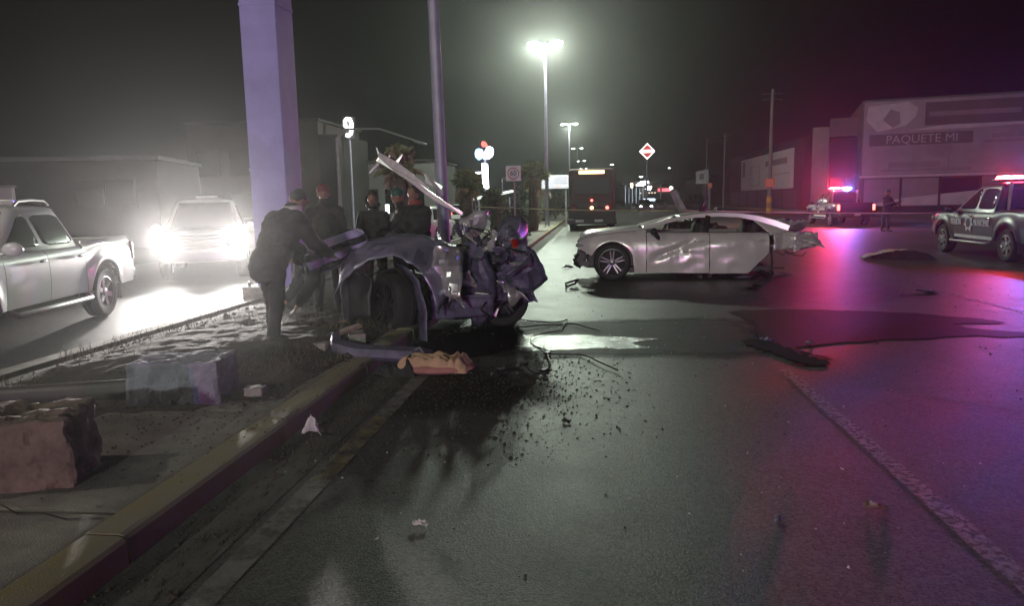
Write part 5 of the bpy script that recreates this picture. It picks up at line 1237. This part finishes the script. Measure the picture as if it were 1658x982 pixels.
rfb('receiver', (0, 0, 0), (.26, .04, .07)); rfb('stock', (.24, 0, -.02), (.22, .035, .10)); rfb('magazine', (-.03, 0, -.09), (.06, .03, .14)); rfb('handguard', (-.24, 0, .01), (.22, .045, .05)); rfb('barrel', (-.44, 0, .015), (.20, .016, .016)); rfb('sight', (-.02, 0, .05), (.1, .02, .03))
ph = thing('phone', 'glowing white phone held up beside the teal-capped person', 'phone', (-3.08, 11.0, 0))
MB().box((0, 0, 1.52), (.075, .012, .15)).build('case', BLACK, ph, bevel=.008); MB().box((0, -.009, 1.52), (.062, .004, .135)).build('screen', emit('phone_screen', (.85, .95, 1), 2.5), ph)

# ------------------------------------------------------------------ covered shape on the road
cv = thing('covered_heap', 'pale crumpled sheet over a dark shape lying on the road by the police pickup', 'covered heap', (7.6, 19.1, 0), R(-14))
def heap(u, v):
    x = lerp(-.75, .65, u); y_ = lerp(-.34, .34, v); q = 1-(2*v-1)**2
    z = .21*q**.6*(sin(clamp(u*1.02)*pi)**.5)*(.75+.35*u+.35*mnoise.noise(Vector((x*3.2, y_*3, 5))))+.03*mnoise.noise(Vector((x*5, y_*6, 1)))*q
    return Vector((x, y_+.04*mnoise.noise(Vector((x*4, 3, 2))), max(z, .004)))
b = MB(); b.grid(heap, 30, 16); b.build('dark_cover', mat('dark_cloth', (.03, .025, .03), .9, var=.3), cv, smooth=60)
b = MB(); b.grid(lambda u, v: heap(lerp(0, .86, u), lerp(.04+.42*u, 1.0, v))+Vector((-.20+.1*mnoise.noise(Vector((u*3, v*9, 7))), .05, .015+.02*abs(mnoise.noise(Vector((u*12, v*7, 4)))))), 40, 14); b.build('pale_sheet', mat('pale_cloth', (.6, .55, .52), .9, var=.15, scale=8), cv, smooth=40, thick=.004)
# torn panel and dark wreckage beyond the sedan
tv = thing('wreckage_pile', 'dark pile of car wreckage with a panel standing up behind the sedan roof', 'wreckage', (2.6, 19.2, 0))
def LV(q): return tuple(Vector(q)-Vector((2.6, 19.2, 0)))
crumpled(tv, 'standing_panel', mat('pale_panel', (.25, .24, .24), .5, .3, var=.3, scale=8), tuple(LV(q) for q in ((2.18, 19.30, 1.21), (2.36, 19.30, 1.29), (2.08, 19.30, 1.82), (1.91, 19.30, 1.76))), 8, 12, .10, 61, 5, .01)
for k, (a, c_) in enumerate(((1105, 1150), (1130, 1170), (1145, 1195))):
    crumpled(tv, 'bent_panel', mat('dark_wreck_metal', (.04, .03, .03), .45, .4, var=.3), tuple(LV(q) for q in ((1.9+k*.45, 18.8, .05), (2.7+k*.45, 18.9, .05), (2.6+k*.45, 19.5, 1.05-.2*k), (1.95+k*.45, 19.4, 1.2-.2*k))), 14, 12, .5, 62+k, 9, .04)
crumpled(tv, 'upright_shard', mat('pale_panel', (.25, .24, .24)), tuple(LV(q) for q in ((2.90, 18.60, 1.15), (2.99, 18.60, 1.15), (3.00, 18.60, 1.37), (2.93, 18.60, 1.35))), 5, 6, .05, 66)

# ------------------------------------------------------------------ things on the median, near
def rock(b, c, d_, seed, n=3, amp=.04, rz=0, cuts=22):
    bm = bmesh.new(); bmesh.ops.create_cube(bm, size=1); bmesh.ops.subdivide_edges(bm, edges=bm.edges[:], cuts=cuts, use_grid_fill=True)
    r = Matrix.Rotation(rz, 3, 'Z')
    for v in bm.verts:
        p = Vector((v.co.x*d_[0], v.co.y*d_[1], v.co.z*d_[2])); nn = mnoise.noise(p*4+Vector((seed, 0, 0)))*amp+mnoise.noise(p*13+Vector((seed, 3, 0)))*amp*.5+mnoise.noise(p*30+Vector((seed, 3, 5)))*amp*.25
        e = sum(1 for q in v.co if abs(q) > .47)
        nn -= .6*amp*max(0, mnoise.noise(p*9+Vector((seed, 8, 8))))+.5*amp*max(0, mnoise.noise(Vector((p.x*16+p.y*16, seed, p.z*2)))); p *= 1+nn/max(.15, p.length)*1.0
        if e >= 2: p *= 1-.05*abs(mnoise.noise(p*6))-.015
        v.co = r @ p+Vector(c)
    o = len(b.v); bm.verts.index_update(); b.v += [tuple(v.co) for v in bm.verts]; b.f += [tuple(o+v.index for v in f.verts) for f in bm.faces]; bm.free()
blk = thing('concrete_footing', 'broken concrete footing block lying in the dirt with a toppled pole', 'concrete block', (-3.17, 5.32, .05))
b = MB(); rock(b, (0, 0, .20), (.70, .48, .42), 3, amp=.03, rz=R(8)); b.build('block', mat('purple_lit_concrete', (.20, .19, .25), .9, var=.35, scale=7, bump=.7, bscale=30), blk, smooth=35)  # bluish tint in the concrete colour stands in for purple police light
MB().path([(-.2, .0, .16), (-1.4, -.08, .10), (-2.9, -.2, .06)], [.085, .08, .07], 16).build('toppled_pole', mat('dark_pole', (.06, .055, .055), .55, .3, var=.3), blk, smooth=60)
MB().path([(-.3, -.22, .035), (-1.6, -.28, .03), (-2.9, -.34, .03)], .018, 8).build('conduit', STEEL, blk, smooth=60)
nb_ = thing('concrete_block', 'large rough concrete block on the pavement at the left edge', 'concrete block', (-3.02, 3.55, .06))
b = MB(); rock(b, (-.22, .05, .23), (.85, .5, .44), 9, amp=.06, rz=R(20)); b.build('block', mat('brown_concrete', (.15, .105, .085), .9, var=.45, scale=6, bump=1, bscale=18), nb_, smooth=35)
for i, (x, y_, s, lab) in enumerate(((-2.62, 5.35, .10, 'small pale rubble lump in front of the footing block'), (-2.95, 5.2, .07, 'tiny rubble lump left of the pale one'), (-2.5, 7.5, .16, 'angular rubble chunk beside the bending person'), (-2.75, 7.1, .12, 'flat rubble chunk near the bumper piece'))):
    o = MB(); rock(o, (0, 0, s*.3), (s*1.6, s, s*.7), 20+i, amp=.03, rz=i, cuts=7); o = o.build('rubble_lump', CONC2, None, smooth=35, loc=(x, y_, .15)); tag(o, lab, 'rubble', 'rubble on the median')
bd = thing('broken_board', 'reddish broken board leaning on the kerb by the bending person', 'board', (-2.72, 7.5, .14), R(35))
MB().box((0, 0, .10), (.55, .14, .03), Matrix.Rotation(R(-14), 3, 'Y')).build('plank', mat('reddish_wood', (.20, .12, .09), .8, var=.3, scale=12), bd, bevel=.004)
# bumper bar, cushion, parts
bp_ = thing('bumper_bar', 'bent grey bumper bar lying beside the kerb', 'debris', (-2.1, 6.9, .05), R(-4), 'large crash debris')
b = MB(); A_ = [(-.50, .10, .22), (-.44, -.02, .14), (-.2, -.08, .10), (.15, -.08, .09), (.38, -.02, .07), (.50, .08, .02)]
vs = []
for (x, y_, z) in A_: vs += [(x, y_, z-.05), (x, y_-.03, z), (x, y_, z+.06), (x, y_+.16, z+.07), (x, y_+.17, z+.05)]
b.add(vs, [(i*5+k, i*5+k+1, i*5+6+k, i*5+5+k) for i in range(5) for k in range(4)]); b.build('bar', TORN, bp_, smooth=50, thick=.008)
MB().path([(.3, .0, .1), (.42, .05, .16), (.52, .02, .03)], .012, 6).build('bracket', STEEL, bp_)
cu = thing('torn_cushion', 'torn tan and pink seat cushion lying on the road', 'debris', (-1.50, 6.76, 0), R(-3), 'large crash debris'); cu.scale = (1.15, 1.15, 1.15)
CUSH = mat('tan_foam', (.42, .27, .17), .9, var=.2, scale=9, bump=.5, bscale=25); CUSHP = mat('pink_fabric', (.36, .16, .14), .9, var=.25, scale=9)
def foam(u, v):
    x = lerp(-.30, .30, u); y_ = lerp(-.17, .17, v); e = clamp(min(u*8, (1-u)*8))**.5*clamp(min(v*7, (1-v)*7))**.5
    rid = .035*abs(sin(v*pi*3.5+.5*sin(u*3)))*clamp((.78-u)*6) + (.03 if u > .74 else 0)*abs(sin(u*30))
    return Vector((x+.02*mnoise.noise(Vector((v*5, u*3, 1))), y_+.025*mnoise.noise(Vector((u*4, 2, v)))+.03*u, .03+e*(.085+rid+.03*mnoise.noise(Vector((x*9, y_*9, 3)))+.012*mnoise.noise(Vector((x*30, y_*30, 3))))))
b = MB(); b.grid(foam, 60, 44); b.build('foam', CUSH, cu, smooth=60)
b = MB(); b.ell((.0, .0, .05), (.34, .20, .05), None, 20, 8); b.build('fabric_base', CUSHP, cu, smooth=180)
crumpled(cu, 'black_flap', mat('black_cloth', (.012, .012, .012), .8), ((-.44, -.22, .01), (-.10, -.24, .01), (-.20, -.08, .17), (-.34, .02, .10)), 10, 8, .12, 71, 6, .008, label='torn black flap of the cushion')
mb = thing('metal_bracket', 'black v-shaped metal bracket in front of the cushion', 'debris', (-.87, 6.62, 0), 0, 'large crash debris')
b = MB(); b.path([(-.13, .08, .06), (-.02, -.02, .05), (.0, -.06, .01)], [.02, .015, .01], 6); b.path([(.14, .06, .06), (.03, -.02, .04), (0, -.06, .01)], [.02, .015, .01], 6); b.path([(-.1, .05, .05), (.0, .04, .07), (.12, .05, .05)], .014, 6); b.path([(-.17, .06, .05), (-.03, .05, .055)], .008, 5); b.path([(.1, .07, .05), (.22, .09, .03)], .008, 5)
b.build('frame', BLACK, mb)
crumpled(mb, 'plate', BLACK, ((-.08, -.02, .03), (.08, -.02, .03), (.06, .08, .06), (-.06, .08, .05)), 6, 6, .1, 73)
for i, (pts, lab) in enumerate((([(-1.0, 9.9), (-.85, 9.6), (-.55, 9.5), (-.35, 9.73), (-.38, 9.3), (-.42, 8.94), (-.7, 8.5), (-.68, 8.1), (-.5, 7.7), (-.49, 7.5), (-.14, 7.5), (.05, 7.1), (.24, 6.75)], 'long loose black cable curling over the wet asphalt'), ([(-.98, 9.4), (-.9, 9.1), (-.6, 9.3), (-.3, 9.4), (-.1, 9.1), (.1, 8.9)], 'thin cable looping beside the crushed car wheel'), ([(-.48, 7.55), (-.44, 7.2), (-.42, 6.95), (-.46, 6.7), (-.42, 6.6), (-.55, 6.7), (-.68, 7.0)], 'short cable with dark connector ends below the long one'))):
    P_ = []
    n_ = len(pts)
    for k in range(n_-1):
        p0, p1, p2, p3 = [Vector((*pts[min(max(k+q, 0), n_-1)], 0)) for q in (-1, 0, 1, 2)]
        for q in range(6):
            tt = q/6; P_.append(.5*((2*p1)+(p2-p0)*tt+(2*p0-5*p1+4*p2-p3)*tt*tt+(3*p1-p0-3*p2+p3)*tt**3)+Vector((0, 0, .014+.02*abs(sin(k*1.3+tt)))))
    b = MB().path(P_, .008 if i != 2 else .01, 6)
    if i == 2:
        for p in (P_[0], P_[-1], P_[18]): b.box(p+Vector((0, 0, .01)), (.07, .05, .03), Matrix.Rotation(1, 3, 'Z'))
    tag(b.build('cable', BLACK, None, smooth=60), lab, 'cable', 'cables on the road')
hn = MB().path([(-.5, 13.6, .02), (-.35, 13.9, .03), (-.28, 13.6, .15), (-.5, 13.2, .12), (-.5, 13.6, .02)], .02, 6); tag(hn.build('wire_frame', BLACK), 'bent black metal frame beside the torn bumper of the crushed car', 'debris', 'large crash debris')
crumb('paper_scrap', 'crumpled white scrap standing against the kerb', (-1.96, 4.82, .0), (.13, .10, .12), mat('white_paper', (.6, .58, .56), .8, var=.15), 81, amp=.45, rz=.4)
crumb('paper_scrap', 'small curved white scrap on the near asphalt', (-.86, 3.42, .0), (.07, .03, .015), mat('white_paper', (.6, .58, .56)), 82, amp=.4)
crumb('metal_shard', 'reddish dark shard on the asphalt right of the lane line', (1.42, 3.78, 0), (.10, .05, .02), mat('reddish_shard', (.15, .08, .07), .5), 83)
for i, (x, y_, s, lab) in enumerate(((2.9, 14.9, .35, 'flat dark plate below the torn tail of the silver sedan'), (2.75, 13.2, .4, 'long dark plate in the red reflection'), (3.9, 15.6, .25, 'dark scrap right of the sedan tail'), (1.6, 15.0, .12, 'small scrap under the sedan doors'), (-.35, 13.2, .16, 'dark scrap in front of the sedan nose'), (-.05, 12.6, .10, 'pale scrap in front of the sedan wheel'), (-.6, 17.5, .3, 'bent scrap near the far kerb'), (1.9, 8.35, .14, 'black scrap at the edge of the dark stain'), (2.3, 8.1, .12, 'black lump beside the white lane line'), (-.2, 5.2, .06, 'tiny dark chip on the near lane'), (.9, 3.6, .05, 'small dark chip left of the lane line'), (5.3, 12.4, .3, 'dark rag in the far lane'))):
    crumb('debris_piece', lab, (x, y_, 0), (s, s*.5, s*.12), TORN if i % 4 != 1 else BLACK, 90+i, amp=.25, rz=i*1.7)
# scattered soil crumbs on the road and verge
def scatter(name, label, n, fn, m, s0, s1, seed):
    r = random.Random(seed); b = MB()
    for i in range(n):
        x, y_, z = fn(r); s = s0*(s1/s0)**(r.random()**2.2)
        vs = [Vector((r.uniform(-1, 1)*s, r.uniform(-1, 1)*s, 0)) for _ in range(3)]; 
        c = Vector((x, y_, z)); k = 5; a0 = r.uniform(0, 6)
        ring = [c+Vector((s*r.uniform(.6, 1.2)*cos(a0+q*2*pi/k), s*r.uniform(.5, 1.1)*sin(a0+q*2*pi/k), 0)) for q in range(k)]
        top = c+Vector((r.uniform(-.3, .3)*s, r.uniform(-.3, .3)*s, s*r.uniform(.5, 1.1)))
        b.add(ring+[top], [(q, (q+1) % k, k) for q in range(k)])
    o = b.build(name, m); return tag(o, label, 'debris', kind='stuff')
def soil_spot(r):
    while True:
        x = r.gauss(-1.1, .65); y_ = r.gauss(6.2, 1.0)
        if -2.05 < x < .6 and 4.3 < y_ < 8.8: return x, y_, .003
scatter('scattered_soil', 'dark soil crumbs scattered on the road below the wreck', 5200, soil_spot, SOIL, .003, .017, 5)
scatter('glass_crumbs', 'tiny pale glass crumbs sprinkled over the road', 500, lambda r: (r.gauss(-.2, 2.0) if r.random() < .7 else r.uniform(-2, 6), r.uniform(3, 15), .004), mat('glass_crumb', (.5, .5, .5), .15, 0), .004, .012, 6)
scatter('road_grit', 'fine dark grit over both lanes', 900, lambda r: (r.uniform(-1.5, 7), r.uniform(2.5, 16), .003), BLACK, .004, .016, 7)
scatter('gutter_litter', 'dirt crumbs along the gutter', 1500, lambda r: (r.uniform(-2.08, -1.72), r.uniform(2, 9), .006), SOIL, .004, .018, 8)
scatter('verge_clods', 'soil clods over the churned verge', 2200, lambda r: (r.uniform(-5, -2.32), r.uniform(5.0, 12), .15), SOIL, .008, .05, 9)
scatter('slab_dirt', 'dirt crumbs strewn over the pavement slabs', 2600, lambda r: (r.uniform(-3.5, -2.12), 3.2+3.6*r.random()**.6, .139), SOIL, .003, .014, 10)
# dry grass and twigs on the verge
r = random.Random(12); b = MB()
for i in range(3800):
    x = r.uniform(-5.2, -2.6) if r.random() < .8 else r.gauss(-2.7, .25); y_ = r.gauss(7.4, 1.7)
    if y_ < 5.2 or y_ > 14 or x > -2.32 or (x > -3.0 and y_ < 5.9): continue
    if mnoise.noise(Vector((x*1.5, y_*1.5, 3))) < -.05: continue
    z = .15; a = r.uniform(0, 6.28); L_ = r.uniform(.05, .2); lean = r.uniform(.3, 1.4)
    d_ = Vector((cos(a)*sin(lean), sin(a)*sin(lean), cos(lean)))*L_; w_ = Vector((-sin(a), cos(a), 0))*.004
    p = Vector((x, y_, z)); b.add([p-w_, p+w_, p+d_*.6+w_*.7, p+d_, p+d_*.6-w_*.7], [(0, 1, 2, 3, 4)])
tag(b.build('dry_grass', mat('dry_grass', (.12, .10, .06), .9, var=.4, scale=3)), 'dry grass and twigs over the churned verge', 'grass', kind='stuff')

# ------------------------------------------------------------------ night air
hz = MB().box((0, 330, 11), (860, 920, 25)).build('haze', None)
hm = bpy.data.materials.new('haze'); hm.use_nodes = True; nt = hm.node_tree; nt.nodes.clear()
out = nt.nodes.new('ShaderNodeOutputMaterial'); pv = nt.nodes.new('ShaderNodeVolumePrincipled')
pv.inputs['Color'].default_value = (.92, .92, .92, 1); pv.inputs['Density'].default_value = 1.1e-3; pv.inputs['Anisotropy'].default_value = 0.85
nt.links.new(pv.outputs[0], out.inputs['Volume']); hz.data.materials.append(hm); tag(hz, kind='stuff', label='thin dusty night air', cat='haze')
